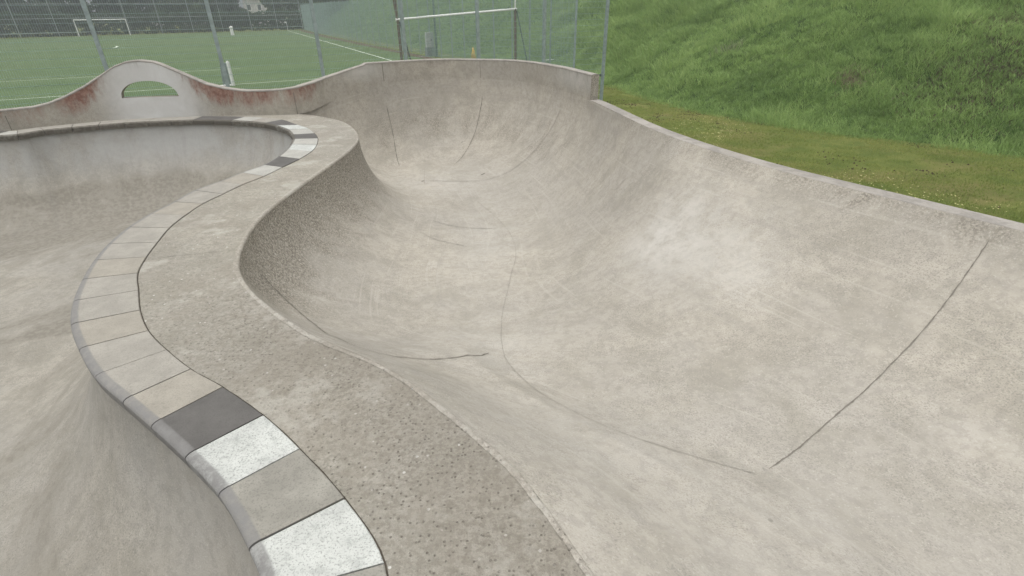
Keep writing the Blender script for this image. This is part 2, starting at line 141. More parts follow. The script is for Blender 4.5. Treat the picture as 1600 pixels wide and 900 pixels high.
    if kind=='deck':
        pit=m.vor(46); pitn=m.noise(3,4,.6); dens=m.attr('dens')
        p2=m.noise(34,4,.7)
        c=m.mix(m.math('MULTIPLY',m.rng(p2,.46,.58),m.rng(dens,0,1,.34,.85)),c,(.215,.196,.165))
        pm=m.math('MULTIPLY',m.rng(pit,.30,.14),m.rng(m.vor(46,out='Color'),.42,.6))
        c=m.mix(m.math('MULTIPLY',pm,m.rng(dens,0,1,.45,.95)),c,(.115,.10,.085))
        c=m.mix(m.math('MULTIPLY',m.rng(m.vor(30,out='Color',vec=m.map(m.pos,(1,1,1),(3,9,2))),.80,.86),m.rng(m.vor(30,vec=m.map(m.pos,(1,1,1),(3,9,2))),.26,.18)),c,(.60,.58,.54))
        c=m.mix(m.math('MULTIPLY',m.rng(m.noise(1.3,5,.7,dist=.5),.46,.6),.45),c,(.27,.245,.205)); c=m.mix(m.math('MULTIPLY',m.rng(m.noise(2.1,5,.7,vec=m.map(m.pos,(1,1,1),(8,2,4))),.52,.64),.5),c,(.47,.45,.40)); c=m.mix(m.math('MULTIPLY',m.rng(m.noise(16,5,.75),.50,.62),m.rng(dens,0,1,.15,.6)),c,(.185,.165,.135)); c=m.mix(m.math('MULTIPLY',dens,.36),c,(.225,.203,.168))
        bh=m.math('SUBTRACT',m.math('ADD',bh,m.math('MULTIPLY',p2,-1.1)),m.math('MULTIPLY',pm,.7)); bs,bd=.75,.014
    if kind=='lip':
        c=m.mix(m.rng(fine,.35,.65,.2,.6),c,tuple(x*1.16 for x in base)); c=m.mix(m.math('MULTIPLY',m.rng(m.noise(3.2,6,.75),.47,.6),.6),c,tuple(x*.66 for x in base))
    m.col(c); m.bump(bh,bs,bd)
    return m.m

# ---------------------------------------------------------------- mesh helpers
def link(o,parent=None):
    COL.objects.link(o)
    if parent: o.parent=parent
    return o
def mesh_obj(name,V,F,mat,parent=None,smooth=False,uv=None,attrs=None):
    me=bpy.data.meshes.new(name)
    me.from_pydata([tuple(v) for v in V],[],[tuple(f) for f in F]); me.update()
    if mat: me.materials.append(mat)
    if smooth: me.shade_smooth()
    if uv is not None:
        L=me.uv_layers.new(name='UVMap'); idx=np.empty(len(me.loops),np.int32); me.loops.foreach_get('vertex_index',idx)
        L.data.foreach_set('uv',np.asarray(uv,np.float32)[idx].ravel())
    for k,a in (attrs or {}).items():
        at=me.attributes.new(k,'FLOAT','POINT'); at.data.foreach_set('value',np.asarray(a,np.float32))
    return link(bpy.data.objects.new(name,me),parent)
def empty(name,loc=(0,0,0)):
    o=bpy.data.objects.new(name,None); o.location=loc; o.empty_display_size=.2; return link(o)
def tag(o,label=None,cat=None,group=None,kind=None):
    if label: o['label']=label
    if cat: o['category']=cat
    if group: o['group']=group
    if kind: o['kind']=kind
    return o
class MB:
    def __init__(s): s.V=[];s.F=[]
    def box(s,c,d,rot=None):
        c=Vector(c); h=Vector(d)/2; n=len(s.V)
        for x in (-1,1):
            for y in (-1,1):
                for z in (-1,1):
                    p=Vector((x*h.x,y*h.y,z*h.z))
                    if rot: p=rot@p
                    s.V.append(c+p)
        for f in ((0,1,3,2),(4,6,7,5),(0,4,5,1),(2,3,7,6),(0,2,6,4),(1,5,7,3)): s.F.append(tuple(n+i for i in f))
    def tube(s,a,b,r,r2=None,n=10):
        a=Vector(a);b=Vector(b);d=(b-a).normalized(); x=d.orthogonal().normalized(); y=d.cross(x); r2=r if r2 is None else r2; k=len(s.V)
        for p,q in ((a,r),(b,r2)):
            for i in range(n):
                t=2*math.pi*i/n; s.V.append(p+(x*math.cos(t)+y*math.sin(t))*q)
        for i in range(n): s.F.append((k+i,k+(i+1)%n,k+n+(i+1)%n,k+n+i))
        s.F.append(tuple(k+i for i in range(n))[::-1]); s.F.append(tuple(k+n+i for i in range(n)))
    def build(s,name,mat,parent=None,smooth=False): return mesh_obj(name,s.V,s.F,mat,parent,smooth)
def cr(P,n,closed=False):
    P=[np.array(p,float) for p in P]
    if closed: P=[P[-1]]+P+[P[0],P[1]]
    else: P=[2*P[0]-P[1]]+P+[2*P[-1]-P[-2]]
    o=[]
    for i in range(1,len(P)-2):
        p0,p1,p2,p3=P[i-1:i+3]
        for k in range(n):
            t=k/n; o.append(.5*((2*p1)+(-p0+p2)*t+(2*p0-5*p1+4*p2-p3)*t*t+(-p0+3*p1-3*p2+p3)*t**3))
    if not closed: o.append(P[-2])
    return np.array(o)
def gridfaces(nu,nv,closeu=False):
    F=[]
    for i in range(nu if closeu else nu-1):
        for j in range(nv-1):
            a=i*nv+j; b=((i+1)%nu)*nv+j; F.append((a,b,b+1,a+1))
    return F
def bez(P0,P1,P2,P3,n):
    t=np.linspace(0,1,n)[:,None]; return (1-t)**3*P0+3*(1-t)**2*t*P1+3*(1-t)*t*t*P2+t**3*P3
def ss(x,a,b):
    t=np.clip((x-a)/(b-a),0,1); return t*t*(3-2*t)

# ---------------------------------------------------------------- materials
M_bowl=concrete('weathered_bowl_concrete'); M_wall=concrete('stained_wall_concrete',kind='wall')
M_pool=concrete('grey_pool_concrete',(.325,.306,.27),'pool'); M_deck=concrete('rough_deck_concrete',(.365,.344,.299),'deck')
M_lip=concrete('worn_edge_concrete',(.415,.385,.34),'deck'); M_cap=concrete('rim_concrete',(.33,.308,.28),'lip')
M_joint=plain('joint_dirt',(.18,.164,.14),.95,.1,scale=30); M_jointsoft=plain('faint_joint',(.30,.281,.248),.95,.1,scale=20)
M_gap=plain('dark_gap_dirt',(.095,.08,.064),1,.05,scale=40)
def block_mat(name,c,k=.12,spots=.3):
    m=NT(name,.8,.25); f=m.noise(26,5,.7); g=m.noise(110,3,.7); d=m.noise(5,4,.6)
    q=m.mix(m.rng(d,.35,.7),tuple(x*(1-k) for x in c),tuple(x*(1+k) for x in c))
    q=m.mix(m.math('MULTIPLY',m.rng(f,.52,.64),spots),q,tuple(x*.62 for x in c)); q=m.mix(m.math('MULTIPLY',m.rng(m.noise(7,5,.7),.52,.66),spots*.8),q,tuple(x*.72 for x in c)); q=m.mix(m.math('MULTIPLY',m.rng(g,.52,.62),min(.9,spots*1.5)),q,tuple(x*.5 for x in c))
    # metal truck scuffs on the rounded nose; shade and grime painted onto far ones
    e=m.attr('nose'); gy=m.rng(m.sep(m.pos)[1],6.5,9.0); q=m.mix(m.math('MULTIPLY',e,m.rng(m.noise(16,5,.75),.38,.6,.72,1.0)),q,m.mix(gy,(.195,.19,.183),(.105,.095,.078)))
    m.col(q); m.bump(m.math('ADD',f,g),.3,.006); return m.m
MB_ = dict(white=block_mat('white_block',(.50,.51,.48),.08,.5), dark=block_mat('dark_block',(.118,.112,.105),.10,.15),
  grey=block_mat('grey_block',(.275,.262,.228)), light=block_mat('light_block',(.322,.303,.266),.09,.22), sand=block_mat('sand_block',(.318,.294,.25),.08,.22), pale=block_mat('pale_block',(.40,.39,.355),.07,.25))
M_galv=plain('galvanised_steel',(.33,.39,.40),.5,.5,.3); M_wire=plain('fence_wire',(.32,.42,.40),.5,.5,.2); M_farsteel=plain('far_fence_steel',(.30,.34,.33),.6,.4)
M_whitep=plain('white_paint',(.75,.75,.73),.5,.5,var=.05); M_brown=plain('brown_post_steel',(.16,.125,.105),.6,.4); M_darkst=plain('dark_steel',(.05,.06,.055),.5,.4)
M_line=plain('line_paint',(.60,.66,.56),.9,.1,var=.1,scale=3); M_faint=plain('faint_line_paint',(.15,.22,.10),.9,.1,var=.15,scale=2)
M_yellow=plain('yellow_plastic',(.70,.42,.03),.5,.4); M_box=plain('box_grey',(.42,.45,.44),.6,.4); M_net=plain('grey_netting',(.24,.28,.27),.9,.1)

# ================================================================= THE BIG BOWL
def bowl_section(r):
    L,LT,RT,Rr=[np.array(x,float) for x in r[:4]]; k,kr=r[4],r[5]
    d=LT-L; h=L[2]-LT[2]
    q=.04*k+.34*(1-k); P1=np.array([L[0]+d[0]*q,L[1]+d[1]*q,L[2]-h*(.60*k+.30*(1-k))])
    q=.50*k+.36*(1-k); P2=np.array([LT[0]-d[0]*q,LT[1]-d[1]*q,LT[2]+h*.13*(1-k)])
    a=bez(L,P1,P2,LT,34)
    e=Rr-RT; hr=Rr[2]-RT[2]
    Q1=np.array([RT[0]+e[0]*.52,RT[1]+e[1]*.52,RT[2]]); Q2=np.array([Rr[0]-e[0]*kr,Rr[1]-e[1]*kr,Rr[2]-hr*(.52-.25*kr)])
    c=bez(RT,Q1,Q2,Rr,36)
    t=np.linspace(0,1,12)[1:-1,None]; f=LT+(RT-LT)*t
    f[:,2]-=.03*np.sin(np.pi*t[:,0])*min(1,h)
    return np.vstack([a,f,c])
KR=[.03,.03,.03,.03,.03,.03,.04,.05,.07,.12,.19,.26,.26,.22,.18,.15,.13,.12,.12,.12]
NU=12
flat=[np.concatenate([np.array(r[0]),np.array(r[1]),np.array(r[2]),np.array(r[3]),[r[4],k]]) for r,k in zip(BOWL_ROWS,KR)]
fine_rows=cr(flat,NU)
secs=[bowl_section((f[0:3],f[3:6],f[6:9],f[9:12],f[12],f[13])) for f in fine_rows]
nu,nv=len(secs),len(secs[0])
G=np.array(secs)
# the hip between the two pockets swells out of the right wall
cx,cy=HIP[0],HIP[1]
dd=((G[...,0]-cx)*.8)**2+((G[...,1]-cy)*.7)**2
G[...,2]+=.13*np.exp(-dd/.75)*ss(.42-G[...,2],0,.45)
Lc=np.concatenate([[0],np.cumsum(np.linalg.norm(np.diff(G[:,-1],axis=0),axis=1))])
vl=np.zeros((nu,nv)); vl[:,1:]=np.cumsum(np.linalg.norm(np.diff(G,axis=1),axis=2),axis=1)
vd=np.minimum(vl,vl[:,-1:]-vl)        # distance from the nearer edge
Lx=np.concatenate([[0],np.cumsum(np.linalg.norm(np.diff(G[:,0],axis=0),axis=1))])
U=np.where(np.arange(nv)[None,:]<40,Lx[:,None],Lc[:,None]); uvs=np.stack([U,vd],-1)
ui=np.arange(nu)[:,None]/NU; left=(np.arange(nv)[None,:]<38)
nz=rng.random((nu,1))
st=np.where(left, ss(ui,2.5,4.2)*(1-ss(ui,10.8,12.2))*(1-.98*ss(vd,.15,1.9)), 0)
# far wall weathering and a dark run-off band just under the right rim
far=(1-ss(ui,7.0,8.5))*ss(ui,1,2.2)
stR=np.where(~left, far*.55*ss(vd,.2,.9)*(1-ss(vd,1.25,1.75)) + ss(ui,8.4,9.2)*.55*(1-ss(vd,.0,.45)), 0)
st=np.maximum(st,stR)
def spot(x,y,rx,ry): return np.exp(-(((G[...,0]-x)/rx)**2+((G[...,1]-y)/ry)**2))
pale=np.clip(1.1*spot(HIP[0]-.05,HIP[1]+.1,.42,.55)+.6*spot(HIP[0]+.35,HIP[1]-.7,.35,.5)+.45*spot(-1.6,10.6,1.1,.9)+.35*spot(-.4,7.4,.5,1.5)+.4*spot(-.2,4.0,.5,.9)+.3*spot(.5,2.3,.9,.6)+.25*spot(1.4,1.4,.9,.7),0,1)
bowl=tag(empty('skate_bowl',(0,7,GZ)),'long pale concrete skate bowl with deep far pocket and bulging hip in its right wall','skate bowl')
def par(o,p):
    o.parent=p; o.matrix_parent_inverse=Matrix.Translation(-Vector(p.location)); return o
bs=par(mesh_obj('bowl_surface',G.reshape(-1,3),gridfaces(nu,nv),M_bowl,None,True,uvs.reshape(-1,2),{'stain':st.ravel(),'pale':pale.ravel()}),bowl)
# rim: broad flat concrete top of the right wall, with the outer face down to the lawn
ri=[i for i in range(nu) if i>=10*NU-23]
def curve_normals(P):
    T=np.gradient(P,axis=0); T[:,2]=0; T/=np.linalg.norm(T,axis=1)[:,None]+1e-9; return np.stack([T[:,1],-T[:,0],0*T[:,0]],-1)
i0=int(8*NU)-4
Pr=G[i0:,-1].copy(); Nn=curve_normals(Pr)
if (Nn[5]@np.array([1,0,0]))<0: Nn=-Nn
wob=lambda n,s:np.convolve(rng.normal(0,s,n+8),np.ones(9)/9,'valid')[:n]
prof=[(0,-.012),(.006,.0),(.014,.004),(.18,.006),(.195,-.004),(.20,-.03),(.20,GZ-.42)]
V=[]
for p,n,w in zip(Pr,Nn,wob(len(Pr),.006)):
    for a,z in prof: V.append(p+n*(a+(w if 0<a<.2 else 0))+np.array([0,0,z]))
par(mesh_obj('rim',V,gridfaces(len(Pr),len(prof)),M_cap,None,False),bowl)
bvh=BVHTree.FromPolygons([Vector(v) for v in G.reshape(-1,3)],gridfaces(nu,nv))
def strip(name,pts,w,mat,parent,tree,off=.005,n=14,curve=True,taper=True,jit=.5):
    P=cr(pts,n) if curve else np.array(pts); V=[];F=[]; P=P+np.stack([np.convolve(rng.normal(0,.003,len(P)+2),np.ones(3)/3,'valid') for _ in range(3)],-1)
    Q=[];N=[]
    for p in P:
        loc,nor,_,_=tree.find_nearest(Vector(p)); 
        Q.append(loc); N.append(nor if nor.z>-.2 else -nor)
    for i,(q,nn) in enumerate(zip(Q,N)):
        t=(Q[min(i+1,len(Q)-1)]-Q[max(i-1,0)]).normalized(); s=t.cross(nn).normalized()
        # the strip lies on the side of the surface the camera side (inside of the bowl) sees
        ww=w*(1+jit*random.uniform(-1,1))
        if taper: ww*=min(1,.25+min(i,len(Q)-1-i)/4)
        V+= [q+nn*off-s*ww/2,q+nn*off+s*ww/2]
        if i: k=2*i; F.append((k-2,k-1,k+1,k))
    return mesh_obj(name,V,F,mat,parent)
for k,(c,rx,ry) in enumerate(SPOTS):
    V=[];q0,nn,_,_=bvh.find_nearest(Vector(c)); nn=nn if nn.z>-.2 else -nn; x=nn.orthogonal().normalized(); y=nn.cross(x); n=14
    for i in range(n): a=2*math.pi*i/n; V.append(q0+nn*.003+x*math.cos(a)*rx*random.uniform(.7,1.3)+y*math.sin(a)*ry*random.uniform(.7,1.3))
    par(mesh_obj('dirt_spot',V,[tuple(range(n))],M_jointsoft if k>1 else M_joint),bowl)
for pts,w,mm in JOINTS: par(strip('joint_line',pts,w,M_joint if mm else M_jointsoft,None,bvh),bowl)
# lip along the deck edge of the bowl
Pl=G[:,0].copy(); Nl=curve_normals(Pl)
ref=G[:,8]-G[:,0]
sg=np.sign((Nl*ref).sum(1)); Nl*=np.where(sg==0,1,sg)[:,None]
V=[]
for p,n,w in zip(Pl,Nl,wob(len(Pl),.012)):
    for a,z in ((-.035+w,.0035),(-.012,.006),(.003,-.002),(.006,-.02)): V.append(p+n*a*1.0+np.array([0,0,z]))
par(mesh_obj('edge_lip',V,gridfaces(nu,4),M_lip,None,True),bowl)

# ================================================================= THE POOL WITH COPING BLOCKS
pool=tag(empty('pool_bowl',(-7,4,GZ)),'round grey skate pool edged with flat coping blocks, left of the winding concrete deck','skate pool')
EXTRA=[(-10.7,9.4,0),(-11.9,8.0,0),(-12.2,6.0,0),(-11.6,3.8,0),(-10.2,2.0,0),(-8.2,.6,0),(-6.0,-.5,0),(-4.0,-1.0,0),(-2.2,-1.0,0),(-1.05,-.5,0),(-.68,.1,0),(-.76,.62,0)]
# inner edge control points, starting at the near block joint and running away from the camera
ctrl=[np.array(p) for p in COPING_IN]; nb=len(ctrl)
rest=cr([COPING_IN[-2],COPING_IN[-1]]+COPING_FAR+EXTRA+[COPING_IN[0],COPING_IN[1]],30)[30:-30]
acc=np.concatenate([[0],np.cumsum(np.linalg.norm(np.diff(rest,axis=0),axis=1))]); nr=int(round(acc[-1]/.41))
far_pts=[np.array([np.interp(k*acc[-1]/nr,acc,rest[:,j]) for j in range(3)]) for k in range(1,nr)]
IN=np.array(ctrl+far_pts); NB=len(IN)
T_=np.roll(IN,-1,0)-np.roll(IN,1,0); T_/=np.linalg.norm(T_,axis=1)[:,None]
OUTn=np.stack([T_[:,1],-T_[:,0],0*T_[:,0]],-1)
if OUTn[3]@(np.array(COPING_OUT[3])-IN[3])<0: OUTn=-OUTn
OUT=IN+OUTn*.405
for i,p in enumerate(COPING_OUT): OUT[i]=p
SUB=6
INf=cr(IN,SUB,True); OUTf=cr(OUT,SUB,True)
colours={0:'white',1:'grey',2:'white',3:'dark',4:'sand',5:'light',6:'grey',7:'sand'}
colours={0:'grey',1:'white',2:'dark'}
seq=['white','grey','white','dark','sand','light','light','sand','light','light','sand','light','light','light','sand','light','light','sand','pale','dark','pale','white','pale','dark','pale','white','dark']
lab={'white':'white painted coping block','dark':'dark charcoal grey coping block','grey':None,'sand':None,'light':None,'pale':None}
for b in range(NB):
    if b<len(seq): cname=seq[b]
    else:
        cname=['light','light','dark','pale','light','light','light','pale','dark','light','light','pale','light','dark'][(b*5+3)%14]
    if b==NB-1: cname='grey'
    if b==NB-2: cname='dark'
    V=[];at=[]
    h0=.010+random.uniform(-.0015,.0015)
    for k in range(SUB+1):
        i=(b*SUB+k)%(NB*SUB)
        I,O=INf[i],OUTf[i]; 
        if k in (0,SUB):   # leave a 5 mm joint
            t=(INf[(b*SUB+1)%(NB*SUB)]-INf[b*SUB]) if k==0 else (INf[(b*SUB+SUB-1)%(NB*SUB)]-INf[(b*SUB+SUB)%(NB*SUB)])
            t=t/np.linalg.norm(t)*(.0035+random.uniform(0,.002)); I=I+t; O=O+t
        a=(O-I); a/=np.linalg.norm(a); O=O-a*.004
        r=.026
        P=[(O,-.03,0),(O,h0-.004,0),(O-a*.005,h0,0)]
        W_=np.linalg.norm(O-I)
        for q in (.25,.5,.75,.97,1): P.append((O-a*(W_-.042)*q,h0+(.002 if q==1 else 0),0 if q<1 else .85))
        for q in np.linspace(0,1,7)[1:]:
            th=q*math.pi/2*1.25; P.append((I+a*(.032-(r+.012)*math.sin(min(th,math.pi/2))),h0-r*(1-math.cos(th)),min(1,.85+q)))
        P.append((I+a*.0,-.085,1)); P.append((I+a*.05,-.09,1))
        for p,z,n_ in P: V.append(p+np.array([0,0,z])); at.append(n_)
    n=len(P); F=gridfaces(SUB+1,n); F.append(tuple(range(n))[::-1]); F.append(tuple(SUB*n+i for i in range(n)))
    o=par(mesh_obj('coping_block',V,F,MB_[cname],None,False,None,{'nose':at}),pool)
    if lab[cname]: o['label']=lab[cname]
    o.data.shade_smooth(); o.data.set_sharp_from_angle(angle=R(24))
# dark bed below the joints
V=[]
for I,O in zip(INf,OUTf):
    a=(O-I)/np.linalg.norm(O-I)
    V+= [I+a*.03+np.array([0,0,-.05]),I+a*.03+np.array([0,0,-.004]),O+a*.02+np.array([0,0,-.004])]
par(mesh_obj('joint_bed',V,gridfaces(len(INf),3,True),M_gap,None),pool)
# pool surface
Tn=np.roll(INf,-1,0)-np.roll(INf,1,0); Tn/=np.linalg.norm(Tn,axis=1)[:,None]; inn=np.stack([-Tn[:,1],Tn[:,0],0*Tn[:,0]],-1)
if inn[20]@(INf[20]-OUTf[20])<0: inn=-inn
top=INf-inn*.035; top[:,2]=-.06
toe=INf+inn*1.45; toe[:,2]=-1.5
for _ in range(160): toe[:,:2]=.5*toe[:,:2]+.25*(np.roll(toe,1,0)+np.roll(toe,-1,0))[:,:2]
near=np.exp(-((INf[:,0]+1.8)**2+(INf[:,1]-1.6)**2)/3.5)   # the pocket by the camera is shallower and lies back
toe[:,:2]+= inn[:,:2]*near[:,None]*.15
cen=np.array([-7.4,4.6,-1.53]); S=[]
for a,t,q in zip(top,toe,near):
    d=t-a; d[2]=0; h=a[2]-t[2]
    w=bez(a,a+d*(.03+.03*q)+np.array([0,0,-h*.66]),t-d*.46,t,30)
    f=t+(cen-t)*np.linspace(0,1,14)[1:,None]; S.append(np.vstack([w,f]))
S=np.array(S); n1,n2=S.shape[:2]
S[:,:,2]+=0
pv=np.zeros((n1,n2)); pv[:,1:]=np.cumsum(np.linalg.norm(np.diff(S,axis=1),axis=2),axis=1)
pu=np.concatenate([[0],np.cumsum(np.linalg.norm(np.diff(INf,axis=0),axis=1))])
ang=np.repeat(pu[:,None],n2,1)
pst=.85*ss(pv,.7,1.2)*(1-.75*ss(pv,2.4,4.2))*np.where(np.arange(n1)[:,None]>14*SUB,1,.45)
ppale=.7*(1-ss(pv,.3,1.1))*np.where(np.arange(n1)[:,None]>18*SUB,1,.3)
ps=par(mesh_obj('bowl_surface',S.reshape(-1,3),gridfaces(n1,n2,True),M_pool,None,True,np.stack([ang,pv],-1).reshape(-1,2),{'stain':pst.ravel(),'pale':ppale.ravel()}),pool)
pbvh=BVHTree.FromPolygons([Vector(v) for v in S.reshape(-1,3)],gridfaces(n1,n2,True))
for pts,w,mm in POOL_JOINTS: par(strip('joint_line',pts,w,M_jointsoft if mm==0 else M_joint,None,pbvh),pool)

# ================================================================= THE DECK BETWEEN THEM
hole=[Vector((p[0],p[1],0)) for p in (OUTf+ (OUTf-INf)/np.linalg.norm(OUTf-INf,axis=1)[:,None]*(.002+.003*np.random.default_rng(5).random((len(OUTf),1))))]
wb=[w for w in WALL_TOP if w[0]<-4.40]
outer=[Vector((-13.6,5.4,0))]+[Vector((w[0],w[1]+.03,0)) for w in wb]+[Vector(p) for p in G[:,0]]+[Vector((1.3,-2.2,0)),Vector((-13.6,-2.6,0))]
tri=tessellate_polygon([outer,hole]); DV=outer+hole
bm=bmesh.new(); vs=[bm.verts.new(v) for v in DV]
for t in tri:
    try: bm.faces.new([vs[i] for i in t])
    except ValueError: pass
bmesh.ops.recalc_face_normals(bm,faces=bm.faces)
if sum(f.normal.z*f.calc_area() for f in bm.faces)<0: bmesh.ops.reverse_faces(bm,faces=bm.faces)
# cut into a grid so that the wear can vary across it
for ax,lo,hi in (((1,0,0),-13,1.2),((0,1,0),-2.5,11.5)):
    v=lo
    while v<hi:
        g=bm.verts[:]+bm.edges[:]+bm.faces[:]
        bmesh.ops.bisect_plane(bm,geom=g,plane_co=Vector(ax)*v,plane_no=ax,dist=1e-5); v+=.35
me=bpy.data.meshes.new('deck'); bm.to_mesh(me); bm.free(); me.materials.append(M_deck)
co=np.empty(len(me.vertices)*3); me.vertices.foreach_get('co',co); co=co.reshape(-1,3)
edge=G[:,0]; dist=np.array([np.min(np.linalg.norm(edge[:,:2]-c[:2],axis=1)) for c in co])
dens=(1-ss(co[:,1],1.9,4.6))*(1-.55*ss(dist,.05,.7)); dens=np.maximum(dens,.12)+.35*(1-ss(co[:,1],2.6,4.2))*(1-ss(dist,.0,.45))
dens[co[:,1]>7]=0.0
at=me.attributes.new('dens','FLOAT','POINT'); at.data.foreach_set('value',dens.astype(np.float32))
deck=tag(link(bpy.data.objects.new('deck',me)),kind='structure')
# saw cuts in the deck (the part of the deck they belong to)
fb=BVHTree.FromPolygons([Vector((-20,-20,0)),Vector((20,-20,0)),Vector((20,20,0)),Vector((-20,20,0))],[(0,1,2,3)])
for pts in DECK_JOINTS: strip('deck_joint',pts,.007,M_jointsoft,deck,fb,n=6)

# ================================================================= BACK WALL WITH HUMP
wall=tag(empty('concrete_wall',(-3,12,GZ)),'curving concrete back wall with a hump pierced by an arched opening and rust red stains','wall')
WTa=np.array(WALL_TOP); P=WTa[:,:2]; T=np.gradient(P,axis=0); T/=np.linalg.norm(T,axis=1)[:,None]; Nw=np.stack([-T[:,1],T[:,0]],-1)   # outwards, away from the bowls
TH=.145
# refine along the curve
def refine(A,k):
    x=np.arange(len(A)); X=np.linspace(0,len(A)-1,(len(A)-1)*k+1); return np.stack([np.interp(X,x,A[:,j]) for j in range(A.shape[1])],-1)
Wf=refine(np.hstack([WTa,Nw]),4)[:-14]; nW=len(Wf)
hole_i=np.where(Wf[:,5]-Wf[:,4]>.004)[0]; ha,hb=hole_i.min(),hole_i.max()
s=np.concatenate([[0],np.cumsum(np.linalg.norm(np.diff(Wf[:,:2],axis=0),axis=1))])
# smooth arch of the opening in wall coordinates
s0,s1=s[ha],s[hb]; zl=.40; zt_=float(Wf[:,5].max())
def arch(i):
    t=(s[i]-s0)/(s1-s0); t=min(max(t,0),1)
    return (zl,zl+(zt_-zl)*math.sqrt(max(0,1-abs(2*t-1)**2.2))) 
V=[];F=[];RU=[];WH=[];DR=[]
def add(p,z,i):
    V.append((p[0],p[1],z)); 
    x=s[i]; zt=Wf[i,3]; px=Wf[i,0]
    top=max(0,1-(zt-z)/.5)
    ru=0
    for c,w,a in ((-8.27,.38,1.15),(-5.95,.6,1.15),(-5.2,.7,.9),(-4.35,.4,.85),(-9.1,.7,.5)): ru=max(ru,a*math.exp(-((px-c)/w)**2))
    if px>-4.0: ru=0
    RU.append(ru*(top**.8)*(z>.0)); DR.append((.75 if px>-4.2 else .4)*max(0,1-(zt-z)/.22))
    WH.append(max(math.exp(-((px+7.15)/.85)**4),.0)*1.0+.4*math.exp(-((px+3.3)/.4)**2)*max(0,min(1,(z-.42)*4))+.40*math.exp(-((px-1.25)/.35)**2)*max(0,min(1,(z-.42)*4)))
    return len(V)-1
NZ=10
def col(i,off,za,zb,n=NZ):
    p=Wf[i,:2]+Wf[i,6:8]*off; return [add(p,za+(zb-za)*k/n,i) for k in range(n+1)]
def face_sheet(off,flip):
    prev=None
    for i in range(nW):
        z0=(Wf[i,2]-(.0 if Wf[i,0]>-4.36 else .02)) if off==0 else GZ-.0; zt=Wf[i,3]-.012
        if ha<=i<=hb:
            lo,hi=arch(i); cols=[col(i,off,z0,lo,6),col(i,off,hi,zt,6)]
        else: cols=[col(i,off,z0,zt,12)]
        if prev:
            pa=sum(prev,[]) ; pb=sum(cols,[])
            if len(prev)==len(cols):
                for A,B in zip(prev,cols):
                    for k in range(len(A)-1):
                        f=(A[k],B[k],B[k+1],A[k+1]); F.append(f[::-1] if flip else f)
            else:
                # transition column: triangulate against the opening's corner
                one=prev[0] if len(prev)==1 else cols[0]; two=cols if len(prev)==1 else prev
                tw=two[0]+two[1]; 
                a,b=0,0
                while a<len(one)-1 or b<len(tw)-1:
                    if b>=len(tw)-1 or (a<len(one)-1 and V[one[a+1]][2]<=V[tw[b+1]][2]): F.append((one[a],tw[b],one[a+1])); a+=1
                    else: F.append((one[a],tw[b],tw[b+1])); b+=1
        prev=cols
face_sheet(0,False); face_sheet(TH,True)
wf=par(mesh_obj('wall_body',V,F,M_wall,None,False,None,{'rust':RU,'white':WH,'drip':DR}),wall)
bm=bmesh.new(); bm.from_mesh(wf.data); bmesh.ops.remove_doubles(bm,verts=bm.verts,dist=.0005); bmesh.ops.recalc_face_normals(bm,faces=bm.faces); bm.to_mesh(wf.data); bm.free(); wf.data.shade_smooth()
# opening reveal
V=[];F=[]
loop=[(i,arch(i)[1]) for i in range(ha,hb+1)]+[(i,zl) for i in range(hb,ha-1,-1)]
for i,z in loop:
    for off in (-.001,TH+.001): p=Wf[i,:2]+Wf[i,6:8]*off; V.append((p[0],p[1],z))
n=len(loop)
for k in range(n): a=2*k; b=2*((k+1)%n); F.append((a,b,b+1,a+1))
par(mesh_obj('opening_reveal',V,F,M_lip,None),wall)
# rounded cap
V=[]
wv=wob(nW,.006)
for i in range(nW):
    for a,z in ((-.004,-.03),(-.004,-.012),(.006,.0),(.08,.006),(TH-.006,.0),(TH+.004,-.012),(TH+.004,-.05)):
        p=Wf[i,:2]+Wf[i,6:8]*a; V.append((p[0],p[1],Wf[i,3]+z+(wv[i]*.5 if -.1<z else 0)))
F=gridfaces(nW,7); 
par(mesh_obj('cap',V,F,M_cap,None),wall)
# end face at the step
i=nW-1; p=Wf[i,:2]; q=p+Wf[i,6:8]*TH; t=T[-1]*.003
par(mesh_obj('end_face',[(p[0]+t[0],p[1]+t[1],GZ),(q[0]+t[0],q[1]+t[1],GZ),(q[0]+t[0],q[1]+t[1],Wf[i,3]-.005),(p[0]+t[0],p[1]+t[1],Wf[i,3]-.005)],[(0,1,2,3)],M_bowl,None,uv=[(0,0),(.2,0),(.2,1),(0,1)],attrs={'stain':[.7]*4,'pale':[0]*4}),wall)
wbvh=BVHTree.FromPolygons([Vector(v.co) for v in wf.data.vertices],[tuple(p.vertices) for p in wf.data.polygons])
for pts,w in WALL_JOINTS:
    # stand the line on the front face
    V=[];F=[];
    for k,(x,y,z) in enumerate(cr(pts,6)):
        j=int(np.argmin((Wf[:,0]-x)**2+(Wf[:,1]-y)**2)); c=np.array([x,y]); nn=-Wf[j,6:8]; tt=np.array([-nn[1],nn[0]])
        loc=Wf[j,:2]; c=loc+tt*((c-loc)@tt)+nn*.004
        V+= [(c[0]-tt[0]*w/2,c[1]-tt[1]*w/2,z),(c[0]+tt[0]*w/2,c[1]+tt[1]*w/2,z)]
        if k: F.append((2*k-2,2*k-1,2*k+1,2*k))
    par(mesh_obj('joint_line',V,F,M_joint,None),wall)
# outer skirt of the raised deck, on the sides the camera does not face
mb=MB()
mb.box((-13.66,1.4,GZ/2-.01),(.12,9.0,-GZ+.0)); mb.box((-6,-2.5,GZ/2-.01),(15.2,.12,-GZ))
tag(mb.build('retaining_wall',M_bowl),'plain concrete retaining wall holding up the deck behind the pool','wall')

